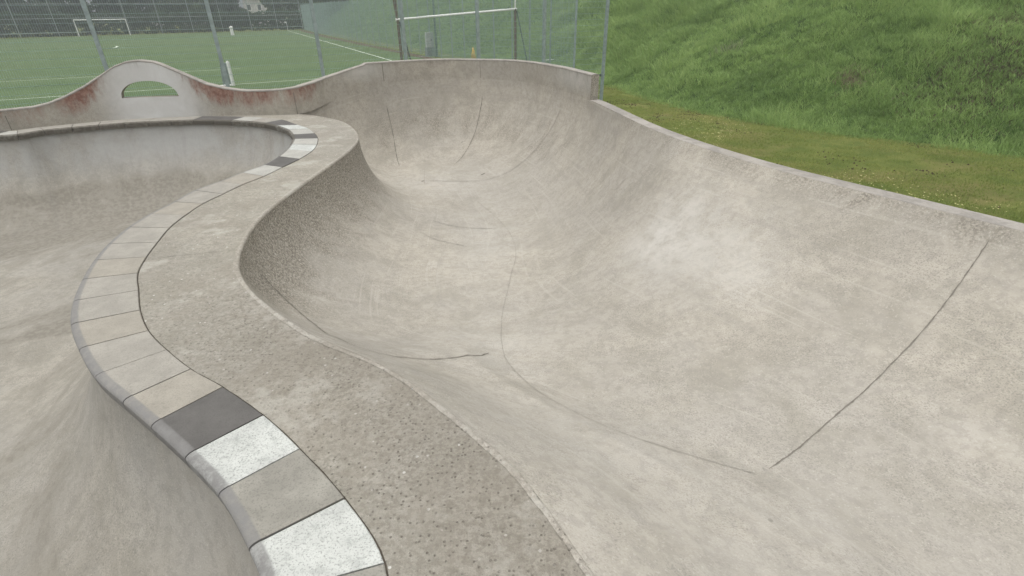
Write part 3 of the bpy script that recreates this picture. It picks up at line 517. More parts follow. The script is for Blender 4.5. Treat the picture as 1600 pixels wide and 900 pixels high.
# ================================================================= GROUND, PITCH, BANK
def ground_mat():
    m=NT('mown_lawn',.95,.1)
    a=m.noise(1.2,5,.65); b=m.noise(9,5,.7); c_=m.noise(60,4,.75); pt=m.noise(.55,4,.6,vec=m.map(m.pos,(.7,1.3,1)))
    c=m.mix(m.rng(a,.35,.65),(.150,.195,.048),(.240,.265,.075))
    c=m.mix(m.math('MULTIPLY',m.rng(pt,.46,.66),.6),c,(.330,.270,.120))
    c=m.mix(m.rng(c_,.35,.65,.0,.55),c,(.045,.065,.015)); c=m.mix(m.math('MULTIPLY',m.rng(b,.6,.72),m.rng(pt,.45,.6,.05,.9)),c,(.075,.052,.034))
    m.col(c); m.bump(c_,.9,.05); return m.m
M_lawn=ground_mat()
g=400; mesh_obj('ground',[(-g,-g,GZ),(g,-g,GZ),(g,g,GZ),(-g,g,GZ)],[(0,1,2,3)],M_lawn)['kind']='structure'
def pitch_mat():
    m=NT('artificial_turf',.95,.12)
    n=m.n.new('ShaderNodeVectorMath'); n.operation='DOT_PRODUCT'; m.link(m.pos,n.inputs[0]); n.inputs[1].default_value=tuple(E2); q=n.outputs['Value']
    band=m.math('SINE',m.math('MULTIPLY',q,2*math.pi/8.2)); seam=m.math('PINGPONG',q,2.05)
    a=m.noise(.15,4,.6); b=m.noise(2.2,4,.7)
    c=m.mix(m.rng(band,-.5,.5),(.092,.138,.060),(.106,.154,.068)); c=m.mix(m.math('MULTIPLY',m.rng(a,.4,.65),.4),c,(.118,.150,.070))
    c=m.mix(m.math('MULTIPLY',m.rng(b,.4,.7),.25),c,(.065,.11,.045)); c=m.mix(m.math('MULTIPLY',m.rng(seam,.06,.0),.35),c,(.17,.22,.13)); m.col(c); return m.m
M_turf=pitch_mat()
def v2(p,z): return (p[0],p[1],z)
S0=np.array(SIDE); FE=np.array(FAR_EDGE)
near0=np.array([3.85,22.83]); e1=np.array(E1)[:2]; e2=np.array(E2)[:2]
pp=[near0-e1*70+e2*.3,near0+e2*.3-e1*.2]+[p-e1*.15 for p in S0[1:]]+[FE[-2],FE[-3],FE[-4],FE[-5],FE[-5]-e1*40]
pitch=mesh_obj('pitch',[v2(p,GZ+.004) for p in pp],[tuple(range(len(pp)))],M_turf); pitch['kind']='structure'
def ribbon(name,pts,w,mat,z,n=0):
    P=np.array(pts); T=np.gradient(P,axis=0); T/=np.linalg.norm(T,axis=1)[:,None]; N=np.stack([-T[:,1],T[:,0]],-1)
    V=[];F=[]
    for i in range(len(P)):
        V+= [(*(P[i]-N[i]*w/2),z),(*(P[i]+N[i]*w/2),z)]
        if i: F.append((2*i-2,2*i-1,2*i+1,2*i))
    return mesh_obj(name,V,F,mat,pitch)
k=0
for a,b,w,f in PITCH_LINES:
    k+=1; ribbon('pitch_marking',[a,b],w,M_faint if f else M_line,GZ+.008+.0006*k)
cc=np.array(CIRCLE_C); 
ribbon('pitch_marking',[cc+CIRCLE_R*(e1*math.cos(t)+e2*math.sin(t)) for t in np.linspace(0,2*math.pi,72)],.10,M_faint,GZ+.03)
ribbon('pitch_marking',[cc+CIRCLE_R*(e1*math.cos(t)+e2*math.sin(t)) for t in np.linspace(-.28,.28,12)],.22,M_line,GZ+.034)
# reddish path between the pitch and the side fence
ribbon('kerb_strip',[p-e1*.9 for p in S0[1:]],.9,plain('brown_strip',(.11,.085,.06),.9,.1,scale=2),GZ+.012)

# grass bank: lofted from its toe line up the slope
def bank_mat():
    m=NT('bank_grass',.95,.1); a=m.noise(.35,5,.6); b=m.noise(2.2,6,.7); c_=m.noise(14,5,.75)
    c=m.mix(m.rng(a,.35,.65),(.100,.175,.045),(.150,.230,.060)); c=m.mix(m.rng(b,.42,.68,.0,.75),c,(.030,.058,.020)); c=m.mix(m.math('MULTIPLY',m.rng(c_,.5,.7),.5),c,(.115,.165,.05))
    m.col(c); m.bump(m.math('ADD',b,m.math('MULTIPLY',c_,.4)),1,.35); return m.m
M_bank=bank_mat()
toe_pts=[(19,2.0),(17,6.5)]+list(TOE)+[(1.6,36.0),(-5.0,48.5),(-25.0,87.5),(-39.5,118),(-60,158)]
tc=cr(toe_pts,26); tt=np.gradient(tc,axis=0); tt/=np.linalg.norm(tt,axis=1)[:,None]; tn=np.stack([tt[:,1],-tt[:,0]],-1)
if tn[40][0]<0: tn=-tn
for _ in range(900): tn[1:-1]=.5*tn[1:-1]+.25*(tn[:-2]+tn[2:])
tn/=np.linalg.norm(tn,axis=1)[:,None]
def vnoise(seed,n=24):
    r=np.random.default_rng(seed); ph=r.uniform(0,6.28,n); k=r.normal(0,1,(n,2)); 
    return lambda x,y,s:sum(np.sin((x*k[i,0]+y*k[i,1])*s+ph[i]) for i in range(n))/math.sqrt(n)*1.0
nA,nB=vnoise(1),vnoise(2)
DD=np.concatenate([np.linspace(-.4,14,60),np.linspace(14.6,34,24)])
B=np.zeros((len(tc),len(DD),3))
for j,d in enumerate(DD):
    xy=tc+tn*d; B[:,j,:2]=xy
    h=np.where(d<1.2,.0+.22*max(d,0)**1.4,.28+(d-1.2)*.60); h=min(float(h),12.5+.02*d)
    B[:,j,2]=GZ-.05+h
amp=np.clip(DD/2.0,0,1)[None,:]
B[...,2]+=amp*(.16*nA(B[...,0],B[...,1],1.1)+.08*nB(B[...,0],B[...,1],3.0))
bank=mesh_obj('grass_bank',B.reshape(-1,3),gridfaces(len(tc),len(DD)),M_bank,None,True); bank['kind']='structure'
bb=BVHTree.FromPolygons([Vector(v) for v in B.reshape(-1,3)],gridfaces(len(tc),len(DD)))

# ---- grass blades, one mesh each for the bank and the lawn
def blade_mat(name,cols):
    m=NT(name,.8,.15); a=m.attr('tone'); h=m.attr('tip')
    c=m.mix(m.rng(a,0,.5,smooth=False),cols[0],cols[1]); c=m.mix(m.rng(a,.5,1,smooth=False),c,cols[2]); c=m.mix(m.math('MULTIPLY',h,.35),c,cols[3])
    m.col(c); tr=m.n.new('ShaderNodeBsdfTranslucent'); m.link(c,tr.inputs[0]); mx=m.n.new('ShaderNodeMixShader'); mx.inputs[0].default_value=.38
    m.link(m.b.outputs[0],mx.inputs[1]); m.link(tr.outputs[0],mx.inputs[2]); m.link(mx.outputs[0],m.n['Material Output'].inputs['Surface']); return m.m
def blades(name,P,H,Wd,tone,mat,lean=.5,seed=3,leandir=None):
    r=np.random.default_rng(seed); n=len(P); az=r.uniform(0,2*np.pi,n); la=r.uniform(0,2*np.pi,n) if leandir is None else leandir+r.normal(0,.9,n)
    side=np.stack([np.cos(az),np.sin(az),0*az],-1)*Wd[:,None]*.5
    ld=np.stack([np.cos(la),np.sin(la),0*la],-1)*(H*lean*r.uniform(.2,1.3,n))[:,None]
    up=np.zeros((n,3)); up[:,2]=H
    v0=P-side; v1=P+side; v2_=P+ld*.3+up*.6-side*.8; v3=P+ld*.3+up*.6+side*.8; v4=P+ld+up*.95
    V=np.stack([v0,v1,v3,v2_,v4],1).reshape(-1,3); me=bpy.data.meshes.new(name)
    me.vertices.add(5*n); me.vertices.foreach_set('co',V.ravel().astype(np.float32))
    i=np.arange(n)*5; quad=np.stack([i,i+1,i+2,i+3],-1); tri=np.stack([i+3,i+2,i+4],-1)
    loops=np.concatenate([quad.ravel(),tri.ravel()]); me.loops.add(len(loops)); me.loops.foreach_set('vertex_index',loops.astype(np.int32))
    me.polygons.add(2*n); me.polygons.foreach_set('loop_start',np.concatenate([np.arange(n)*4,4*n+np.arange(n)*3]).astype(np.int32))
    me.update(calc_edges=True)
    me.attributes.new('tone','FLOAT','POINT').data.foreach_set('value',np.repeat(tone,5).astype(np.float32))
    me.attributes.new('tip','FLOAT','POINT').data.foreach_set('value',np.tile([0,0,.6,.6,1],n).astype(np.float32))
    me.materials.append(mat); o=link(bpy.data.objects.new(name,me)); o['kind']='stuff'; return o
M_tall=blade_mat('tall_grass_blades',[(.135,.225,.062),(.275,.410,.120),(.42,.54,.20),(.38,.49,.22)])
def bank_points(n,i_lo,i_hi,j_lo,j_hi,seed):
    r=np.random.default_rng(seed); u=r.uniform(i_lo,i_hi,n); v=r.uniform(j_lo,j_hi,n); i=u.astype(int); j=v.astype(int); fu=(u-i)[:,None]; fv=(v-j)[:,None]
    return (B[i,j]*(1-fu)*(1-fv)+B[i+1,j]*fu*(1-fv)+B[i,j+1]*(1-fu)*fv+B[i+1,j+1]*fu*fv)
def make_bank_grass():
    out=[];H=[];Wd=[];TN=[];LD=[];LN=[]
    for (nt_,per,a,b,c,d,hh,ww,sp,sd) in ((9500,26,26,26*9,1,59,.20,.014,.17,11),(5200,24,26*9,26*10,1,59,.26,.028,.26,12),(4200,22,26*10,26*12,1,60,.32,.05,.36,13)):
        c0=bank_points(nt_,a,b,c,d,sd); r=np.random.default_rng(sd+50)
        f=.5+.5*np.clip(nB(c0[:,0]+c0[:,2],c0[:,1],.9)*.8,-1,1); f2=.5+.5*np.clip(nA(c0[:,0]-c0[:,2],c0[:,1],2.6)*.8,-1,1)
        size=(.55+.75*f)*r.uniform(.6,1.5,nt_); tone=np.clip(.15+.38*f2+.28*f+r.normal(0,.17,nt_),0,1); wind=r.normal(2.6,.7,nt_)
        k=np.repeat(np.arange(nt_),per); n=len(k); q=r.uniform(0,2*np.pi,n); rr=np.sqrt(r.random(n))*sp*size[k]
        off=np.stack([np.cos(q)*rr,np.sin(q)*rr],-1); p=c0[k].copy(); p[:,:2]+=off
        # the slope rises away from the toe: keep the roots on it
        p[:,2]+=off@np.array([.42,.36])-.02
        out.append(p); H.append(hh*size[k]*r.uniform(.55,1.3,n)); Wd.append(ww*r.uniform(.6,1.3,n)); TN.append(np.clip(tone[k]+r.normal(0,.08,n),0,1)); LD.append(np.where(r.random(n)<.6,q,wind[k]))
        m_=bank_points(nt_*9,a,b,c,d,sd+7); out.append(m_); n=len(m_); H.append(hh*.62*r.uniform(.5,1.3,n)); Wd.append(ww*r.uniform(.6,1.3,n)); LD.append(r.uniform(0,6.28,n))
        g_=.5+.5*np.clip(nA(m_[:,0]-m_[:,2],m_[:,1],2.6)*.8,-1,1); TN.append(np.clip(.12+.45*g_+r.normal(0,.14,n),0,1))
    return blades('bank_grass',np.vstack(out),np.concatenate(H),np.concatenate(Wd),np.concatenate(TN),M_tall,1.15,5,np.concatenate(LD))
make_bank_grass()
# lawn: short blades between the bowl's rim and the bank
M_short=blade_mat('lawn_blades',[(.180,.245,.060),(.280,.335,.090),(.420,.375,.155),(.33,.37,.13)])
def lawn_pts(n,seed):
    r=np.random.default_rng(seed); x=r.uniform(2.4,14,n); y=r.uniform(5.5,29,n)
    tx=np.interp(y,tc[::-1,1] if tc[0,1]>tc[-1,1] else tc[:,1],tc[::-1,0] if tc[0,1]>tc[-1,1] else tc[:,0])
    m=(x<tx+.3)&(x>2.2)&(x/(y+.1)>.10)&(x>5.6-.25*y+0*y); return np.stack([x[m],y[m],np.full(m.sum(),GZ)],-1)
p=lawn_pts(330000,21); r=np.random.default_rng(4); f=.5+.5*np.clip(nA(p[:,0],p[:,1],1.2)*.8,-1,1)
fd=.5+.5*np.clip(nB(p[:,0]*1.0,p[:,1]*2,2.1)*.9,-1,1)
bare=nB(p[:,0]*.7,p[:,1]*1.6,1.5)+.5*nA(p[:,0],p[:,1],6); kp=r.random(len(p))<np.where(bare>.75,.12,.5+.5*fd); p=p[kp];f=f[kp]
blades('lawn_grass',p,.035*r.uniform(.5,1.4,len(p)),.010*r.uniform(.6,1.5,len(p)),np.clip(.15+.5*f+r.normal(0,.18,len(p)),0,1),M_short,.9,8)
# daisies and dandelions: tiny flowers scattered in drifts
p=lawn_pts(9000,33); f=nB(p[:,0],p[:,1],.9)+.8*np.exp(-((p[:,0]-(.22*p[:,1]+2.6))/1.0)**2); p=p[f>.55][:900]
V=[];F=[]
for q in p:
    k=len(V); s_=random.uniform(.010,.017); z=q[2]+random.uniform(.03,.05)
    for a in range(6): V.append((q[0]+s_*math.cos(a*math.pi/3),q[1]+s_*math.sin(a*math.pi/3),z))
    V.append((q[0],q[1],z+.006)); F+= [(k+a,k+(a+1)%6,k+6) for a in range(6)]
mesh_obj('lawn_flowers',V,F,plain('flower_petals',(.62,.58,.28),.8,.1,var=.2))['kind']='stuff'
p=lawn_pts(30000,44); f=.7*nB(p[:,0]*.8,p[:,1]*.8,1.6)+.9*nA(p[:,0],p[:,1],3.5)+.9*np.exp(-((p[:,0]-np.interp(p[:,1],[7,13,17,21,28],[11.5,8.9,7.0,5.6,4.2]))/.75)**2)+rng.normal(0,.35,len(p)); p=p[f>1.45][:2200]
V=[];F=[]
for q in p:
    k=len(V); s_=random.uniform(.010,.034)
    for a in range(6): V.append((q[0]+s_*random.uniform(.6,1.3)*math.cos(a*math.pi/3),q[1]+s_*random.uniform(.6,1.3)*math.sin(a*math.pi/3),q[2]))
    V.append((q[0],q[1],q[2]+s_*1.1)); F+= [(k+a,k+(a+1)%6,k+6) for a in range(6)]
mesh_obj('soil_crumbs',V,F,plain('dark_soil',(.060,.042,.028),1,.05,var=.3))['kind']='stuff'
# pale dead stems and a leafy patch on the bank
def patch_plants(name,centre,n,rad,cols,label,seed,h=.35,w=.03):
    r=np.random.default_rng(seed); P=[];
    for _ in range(n):
        x=centre[0]+r.normal(0,rad);y=centre[1]+r.normal(0,rad); hit=bb.ray_cast(Vector((x,y,20)),Vector((0,0,-1)))
        if hit[0]: P.append(tuple(hit[0]))
    P=np.array(P); o=blades(name,P,h*r.uniform(.4,1.3,len(P)),w*r.uniform(.5,1.5,len(P)),r.random(len(P)),blade_mat(name+'_leaf',cols),1.3,seed); 
    del o['kind']; tag(o,label,'plant'); return o
patch_plants('dry_plant',DRY[0],420,.26,[(.16,.13,.075),(.26,.20,.13),(.36,.30,.22),(.36,.31,.24)],'pale brown withered plant clump half way along the foot of the grass bank',1,.16,.02)
patch_plants('dark_weed',DRY[1],2600,1.0,[(.08,.10,.045),(.12,.12,.065),(.18,.15,.10),(.14,.13,.08)],'dark brownish weed patch on the grass bank at the right of the photo',2,.13,.03)
patch_plants('dry_weed',DRY[2],1500,.55,[(.06,.06,.035),(.16,.11,.08),(.2,.15,.11),(.16,.12,.09)],'reddish brown weed patch high on the bank at the top right corner',3,.13,.02)
patch_plants('pale_plant',DRY[3],90,.25,[(.14,.19,.08),(.28,.33,.16),(.34,.38,.22),(.36,.4,.25)],'small pale green flowering plant on the bank above the lawn near the fence',4,.35,.03)

# ================================================================= FENCES
def mesh_panel_data(w,h,vs,hs,t,name):
    mb=MB(); 
    for i in range(int(w/vs)+1): mb.box((i*vs-w/2+ (w-int(w/vs)*vs)/2,0,h/2),(t,t,h))
    for j in range(int(h/hs)+1): mb.box((0,t*1.1,j*hs+.02),(w,t*1.0,t*1.6))
    me=bpy.data.meshes.new(name); me.from_pydata([tuple(v) for v in mb.V],[],mb.F); me.materials.append(M_wire); return me
def fence(name,pts,h,pr,label,pd,bracket=True,rails=None,postmat=None,skip=()):
    root=empty(name,v2(pts[0],GZ)); tag(root,label,'fence')
    pm=None
    for i,p in enumerate(pts):
        if pm is None:
            mb=MB(); mb.box((0,0,h/2),(pr,pr,h)); mb.box((0,0,h+.01),(pr*1.1,pr*1.1,.02)); pm=mb.build('post',postmat or M_galv,root); o=pm
        else: o=pm.copy(); link(o,root)
        o.location=(p[0]-pts[0][0],p[1]-pts[0][1],0); 
        q=pts[min(i+1,len(pts)-1)]; q0=pts[max(i-1,0)]; o.rotation_euler.z=math.atan2(q[1]-q0[1],q[0]-q0[0])
        if bracket:
            mb=MB(); mb.box((0,-pr*.5-.02,1.02),(.30,.04,.05)); mb.box((0,-pr*.5-.01,1.02),(pr*1.3,.05,.11)); c=mb.build('bracket',M_darkst,o)
    if pd:
        for i in range(len(pts)-1):
            a=np.array(pts[i]);b=np.array(pts[i+1]); o=bpy.data.objects.new('mesh_panel',pd); link(o,root)
            m=(a+b)/2; o.location=(m[0]-pts[0][0],m[1]-pts[0][1],.05); o.rotation_euler.z=math.atan2(b[1]-a[1],b[0]-a[0]); o.scale.x=np.linalg.norm(b-a)/pd['w']
    if rails:
        for z in rails:
            mb=MB()
            for i in range(len(pts)-1): mb.tube((pts[i][0]-pts[0][0],pts[i][1]-pts[0][1],z),(pts[i+1][0]-pts[0][0],pts[i+1][1]-pts[0][1],z),.035,n=5)
            mb.build('rail',postmat or M_galv,root)
    return root
pdA=mesh_panel_data(2.75,4.9,.05,.2,.0055,'mesh_panel'); pdA['w']=2.75
npts=[near0-e1*t for t in [0,2.9,5.65,8.35,11.1,13.85,16.6,19.4,22.2]]
fence('mesh_fence',npts,5.0,.10,'grey steel mesh fence with thick posts running just behind the concrete back wall','' or pdA)
def along(P,step):
    P=np.array(P); a=np.concatenate([[0],np.cumsum(np.linalg.norm(np.diff(P,axis=0),axis=1))]); n=int(a[-1]//step)
    return [np.array([np.interp(k*a[-1]/n,a,P[:,0]),np.interp(k*a[-1]/n,a,P[:,1])]) for k in range(n+1)]
pdB=mesh_panel_data(2.6,4.4,.05,.2,.0055,'mesh_panel'); pdB['w']=2.6
sp=along(S0,2.6); fence('side_fence',sp[1:],4.5,.07,'long grey green mesh fence running along the foot of the grass bank',pdB,bracket=False)
fe=[p+e2*1.0 for p in along(FE[1:][::-1] if 0 else np.vstack([FE[:1]-e1*30,FE]),4.7)]
fence('ball_stop_fence',fe,8.4,.10,'tall fence of thin posts and rails across the far end of the pitch',None,False,[.6,2.7,4.8,6.9,8.3],M_farsteel)

# ================================================================= GOALS, BOX, SMALL THINGS
gl,gr=np.array(GOAL[0]),np.array(GOAL[1])
go=tag(empty('football_goal',v2(gl,GZ)),'white football goal standing at the far end of the pitch before dark trees','goal')
d=gr-gl
for x in (0,1):
    mb=MB(); mb.tube((d[0]*x,d[1]*x,0),(d[0]*x,d[1]*x,2.44),.075); mb.build('goal_post',M_whitep,go)
mb=MB(); mb.tube((0,0,2.44),(d[0],d[1],2.44),.075); mb.build('crossbar',M_whitep,go)
for x in (0,1):
    mb=MB(); mb.tube((d[0]*x,d[1]*x,2.4),(d[0]*x-.5*.4,d[1]*x+.9*.9,2.4),.025,n=6); mb.tube((d[0]*x-.2,d[1]*x+.8,2.4),(d[0]*x-.8,d[1]*x+1.7,0),.025,n=6); mb.build('net_stay',M_farsteel,go)
# tall H-frame goal beyond the wall
A,Bq=np.array(HPOST[0]),np.array(HPOST[1]); hz0,hz1=HPOST[2],HPOST[3]
hg=tag(empty('goal_frame',(A[0],A[1],GZ)),'tall goal frame with white crossbar between brown braced posts, behind the mesh fence','goal frame')
loc=lambda p,z:(p[0]-A[0],p[1]-A[1],z-GZ)
for p,zc in ((A,hz0),(Bq,hz1)):
    mb=MB(); mb.tube(loc(p,GZ),loc(p,zc),.07); mb.build('goal_post',M_brown,hg)
    mb=MB(); mb.tube(loc(p,zc),loc(p,zc+2.6),.045); mb.build('upright',M_whitep if p is Bq else M_brown,hg)
    mb=MB(); mb.tube(loc(p-e2*.02+e1*.09,zc-.1),loc(p+e1*.45-e2*.9,GZ),.035); mb.build('brace',M_darkst,hg)
mb=MB(); mb.tube(loc(A-e1*.1,hz0),loc(Bq+e1*.1,hz1),.06); mb.build('crossbar',M_whitep,hg)
mb=MB(); mb.tube(loc(A-e1*.12,hz0+1.1),loc(A-e1*.02,hz0-.2),.04); mb.build('brace',M_brown,hg)
# power box
b=np.array(BOX); bx=tag(empty('electrical_box',v2(b,GZ)),'light grey electrical cabinet on a dark plinth beside the long side fence','cabinet')
rot=Matrix.Rotation(math.atan2(-e2[0],e2[1])+.0,3,'Z')
mb=MB(); mb.box((0,0,.35),(.75,.5,.7),rot); mb.build('plinth',M_net,bx)
mb=MB(); mb.box((0,0,1.25),(.62,.42,1.1),rot); mb.build('cabinet_body',M_box,bx)
mb=MB(); mb.box((0,-.225,1.25),(.50,.02,.95),rot); dr=mb.build('door',M_box,bx)
mb=MB(); mb.box((.18,-.25,1.25),(.03,.03,.14),rot); mb.build('handle',M_darkst,dr)
# dark mast
p=np.array(MAST); ms=tag(empty('lamp_mast',v2(p,GZ)),'slim dark grey mast rising beside the grey electrical cabinet','mast')
mb=MB(); mb.tube((0,0,0),(0,0,9),.10,.07); mb.build('pole',plain('mast_paint',(.10,.14,.14),.6,.4),ms,True); mb=MB(); mb.tube((0,0,0),(0,0,.05),.2); mb.build('base_plate',M_darkst,ms)
# paired posts of a second frame (behind the near fence)
# yellow folding sign
y=np.array(YEL); yo=tag(empty('yellow_cone',v2(y,GZ)),'small yellow marker cone just above the top of the concrete wall','marker cone')
mb=MB(); mb.tube((0,0,.03),(0,0,.98),.26,.03,14); mb.build('cone_body',M_yellow,yo,True); mb=MB(); mb.box((0,0,.02),(.5,.5,.04)); mb.build('cone_base',M_yellow,yo); mb=MB(); mb.tube((0,0,.45),(0,0,.6),.156,.12,14); mb.build('stripe',M_whitep,yo,True)
# mini goal edge-on
q=np.array(MINI); mg=tag(empty('mini_goal',v2(q,GZ)),'small white framed training goal with grey net seen edge-on behind the wall dip','goal')
mb=MB(); hgt=1.15; mb.box((0,0,hgt/2),(.13,.13,hgt)); mb.build('goal_post',M_whitep,mg)
mb=MB(); f2=e2*.22; mb.tube((0,0,hgt-.05),(f2[0]*.3,f2[1]*.3,hgt-.05),.05); mb.tube((0,0,hgt),(f2[0],f2[1],hgt),.06); mb.build('crossbar',M_whitep,mg)
mb=MB(); mb.box((f2[0],f2[1],hgt/2),(.13,.13,hgt)); mb.build('goal_post',M_whitep,mg)
bk=-e1*.38
mesh_obj('net',[(0,0,hgt-.03),(bk[0],bk[1],hgt*.97),(bk[0]*1.3,bk[1]*1.3,0),(0,0,0),(f2[0],f2[1],hgt-.03),(f2[0]+bk[0],f2[1]+bk[1],hgt*.97),(f2[0]+bk[0]*1.3,f2[1]+bk[1]*1.3,0),(f2[0],f2[1],0)],[(0,1,2,3),(1,5,6,2),(4,7,6,5),(0,4,5,1)],M_net,mg)
mb=MB(); mb.tube((0,0,.04),(-e1[0]*1.1,-e1[1]*1.1,.04),.04); mb.build('ground_bar',M_whitep,mg)
# corner pole, white marker, low rail
p=np.array(CORNER); cf=tag(empty('corner_flag',v2(p,GZ)),'thin white corner pole where the far sideline ends','corner flag'); mb=MB(); mb.tube((0,0,0),(0,0,1.6),.05,.04,8); mb.build('pole',M_whitep,cf); mb=MB(); mb.box((-.2,0,1.45),(.4,.02,.28)); mb.build('flag',M_whitep,cf)
p=np.array(WMARK); mb=MB(); mb.tube((0,0,0),(0,0,1.15),.28,.24,12); mb.tube((0,0,1.15),(0,0,1.35),.32,.05,12); o=mb.build('white_bin',M_whitep); o.location=v2(p,GZ); tag(o,'small white barrel on the turf near the far end of the pitch','barrel')
a,b=np.array(RAIL[0]),np.array(RAIL[1]); rr=tag(empty('low_rail',v2(a,GZ)),'thin white low rail behind the right end of the concrete wall','rail'); d=b-a
mb=MB(); mb.tube((0,0,RAIL[2]),(d[0],d[1],RAIL[2]),.03,n=8); mb.build('rail_bar',M_whitep,rr)
for x in (0,1): mb=MB(); mb.tube((d[0]*x,d[1]*x,0),(d[0]*x,d[1]*x,RAIL[2]),.03,n=8); mb.build('leg',M_galv,rr)

hz=NT('haze_air'); hz.n.remove(hz.b); pvn=hz.n.new('ShaderNodeVolumePrincipled'); pvn.inputs['Color'].default_value=(.86,.90,.93,1); pvn.inputs['Density'].default_value=HAZE; pvn.inputs['Anisotropy'].default_value=.2
hz.link(pvn.outputs[0],hz.n['Material Output'].inputs['Volume'])
mb=MB(); mb.box((0,0,12),(1000,1000,2*(12-GZ+1.2))); 
if HAZE>0: mb.build('haze',hz.m)['kind']='stuff'
# ================================================================= TREES, HEDGE AND HOUSES FAR BEHIND
def leaf_mat(name,cols):
    cols=[tuple(x*1.0 for x in c) for c in cols]
    m=NT(name,.85,.12); a=m.attr('tone'); c=m.mix(m.rng(a,0,.5,smooth=False),cols[0],cols[1]); c=m.mix(m.rng(a,.5,1,smooth=False),c,cols[2]); m.col(c); tr=m.n.new('ShaderNodeBsdfTranslucent'); m.link(c,tr.inputs[0]); mx=m.n.new('ShaderNodeMixShader'); mx.inputs[0].default_value=.45; m.b.inputs['Specular IOR Level'].default_value=.05
    m.link(m.b.outputs[0],mx.inputs[1]); m.link(tr.outputs[0],mx.inputs[2]); m.link(mx.outputs[0],m.n['Material Output'].inputs['Surface']); return m.m
LM=[leaf_mat('dark_leaves',[(.055,.09,.042),(.075,.118,.055),(.105,.15,.072)]),leaf_mat('spring_leaves',[(.075,.115,.040),(.12,.17,.065),(.17,.22,.095)]),leaf_mat('grey_twigs',[(.07,.065,.05),(.115,.105,.09),(.16,.15,.13)]),leaf_mat('blue_leaves',[(.050,.074,.050),(.07,.098,.066),(.09,.12,.08)])]
M_bark=plain('bark',(.075,.06,.045),.95,.1)
def leafcloud(name,centers,radii,n,size,mat,parent,seed,squash=.8):
    r=np.random.default_rng(seed); k=r.integers(0,len(centers),n); d=r.normal(0,1,(n,3)); d/=np.linalg.norm(d,axis=1)[:,None]; rad=r.uniform(.35,1,n)**.5
    P=np.array(centers)[k]+d*(np.array(radii)[k]*rad)[:,None]*np.array([1,1,squash]); s_=size*r.uniform(.5,1.4,n)
    a=r.normal(0,1,(n,3)); a/=np.linalg.norm(a,axis=1)[:,None]; b=np.cross(a,r.normal(0,1,(n,3))); b/=np.linalg.norm(b,axis=1)[:,None]
    a*=s_[:,None]/2; b*=s_[:,None]/2*.7; V=np.stack([P-a,P+b,P+a,P-b],1).reshape(-1,3)
    ct=r.uniform(0,1,len(centers)); tone=np.clip(ct[k]*.5+.25+r.normal(0,.18,n),0,1)
    me=bpy.data.meshes.new(name); me.vertices.add(4*n); me.vertices.foreach_set('co',V.ravel().astype(np.float32)); me.loops.add(4*n); me.loops.foreach_set('vertex_index',np.arange(4*n,dtype=np.int32)); me.polygons.add(n); me.polygons.foreach_set('loop_start',(np.arange(n)*4).astype(np.int32)); me.update(calc_edges=True)
    me.attributes.new('tone','FLOAT','POINT').data.foreach_set('value',np.repeat(tone,4).astype(np.float32)); me.materials.append(mat); return link(bpy.data.objects.new(name,me),parent)
def tree(x,y,h,rad,mat,label,seed,base=.12,group='trees behind the far end of the pitch',name='tree',n=9000):
    r=random.Random(seed); root=tag(empty(name,(x,y,GZ)),label,'tree',group)
    mb=MB(); mb.tube((0,0,0),(r.uniform(-.3,.3),r.uniform(-.3,.3),h*.55),.32,.16,8)
    C=[];RR=[]
    for k in range(16):
        z=h*r.uniform(base,.92); w=rad*math.sin(math.pi*min(.97,(z/h)*.75+.2)); t=r.uniform(0,6.28); q=r.uniform(.15,.85)*w
        C.append((q*math.cos(t),q*math.sin(t),z)); RR.append(rad*r.uniform(.25,.48))
        if k<8: mb.tube((0,0,max(h*.15,z*.55)),C[-1],.10,.03,5)
    mb.build('trunk',M_bark,root); leafcloud('crown',C,RR,n,.6,mat,root,seed)
for t in TREES_: tree(t[0],t[1],t[2],t[3],LM[t[4]],t[5],t[6])
def hedge(name,P,h,w,mat,label,seed,n):
    root=tag(empty(name,(P[0][0],P[0][1],GZ)),label,'hedge'); C=[];RR=[]; r=random.Random(seed)
    for p in along(P,1.1):
        for z in (h*.25,h*.6,h*.85): C.append((p[0]-P[0][0]+r.uniform(-.3,.3),p[1]-P[0][1]+r.uniform(-.3,.3),z*r.uniform(.85,1.1))); RR.append(w*r.uniform(.8,1.2))
    leafcloud('foliage',C,RR,n,.35,mat,root,seed); mb=MB()
    for p in along(P,3): mb.tube((p[0]-P[0][0],p[1]-P[0][1],0),(p[0]-P[0][0],p[1]-P[0][1],h*.7),.05,.03,5)
    mb.build('stems',M_bark,root)
hp=[p+e2*3.2 for p in np.vstack([FE[:1]-e1*30,FE,FE[-1:]+e1*4])]
hedge('hedge',hp,3.4,1.0,LM[0],'long dark hedge behind the far fence along the end of the pitch',5,50000)
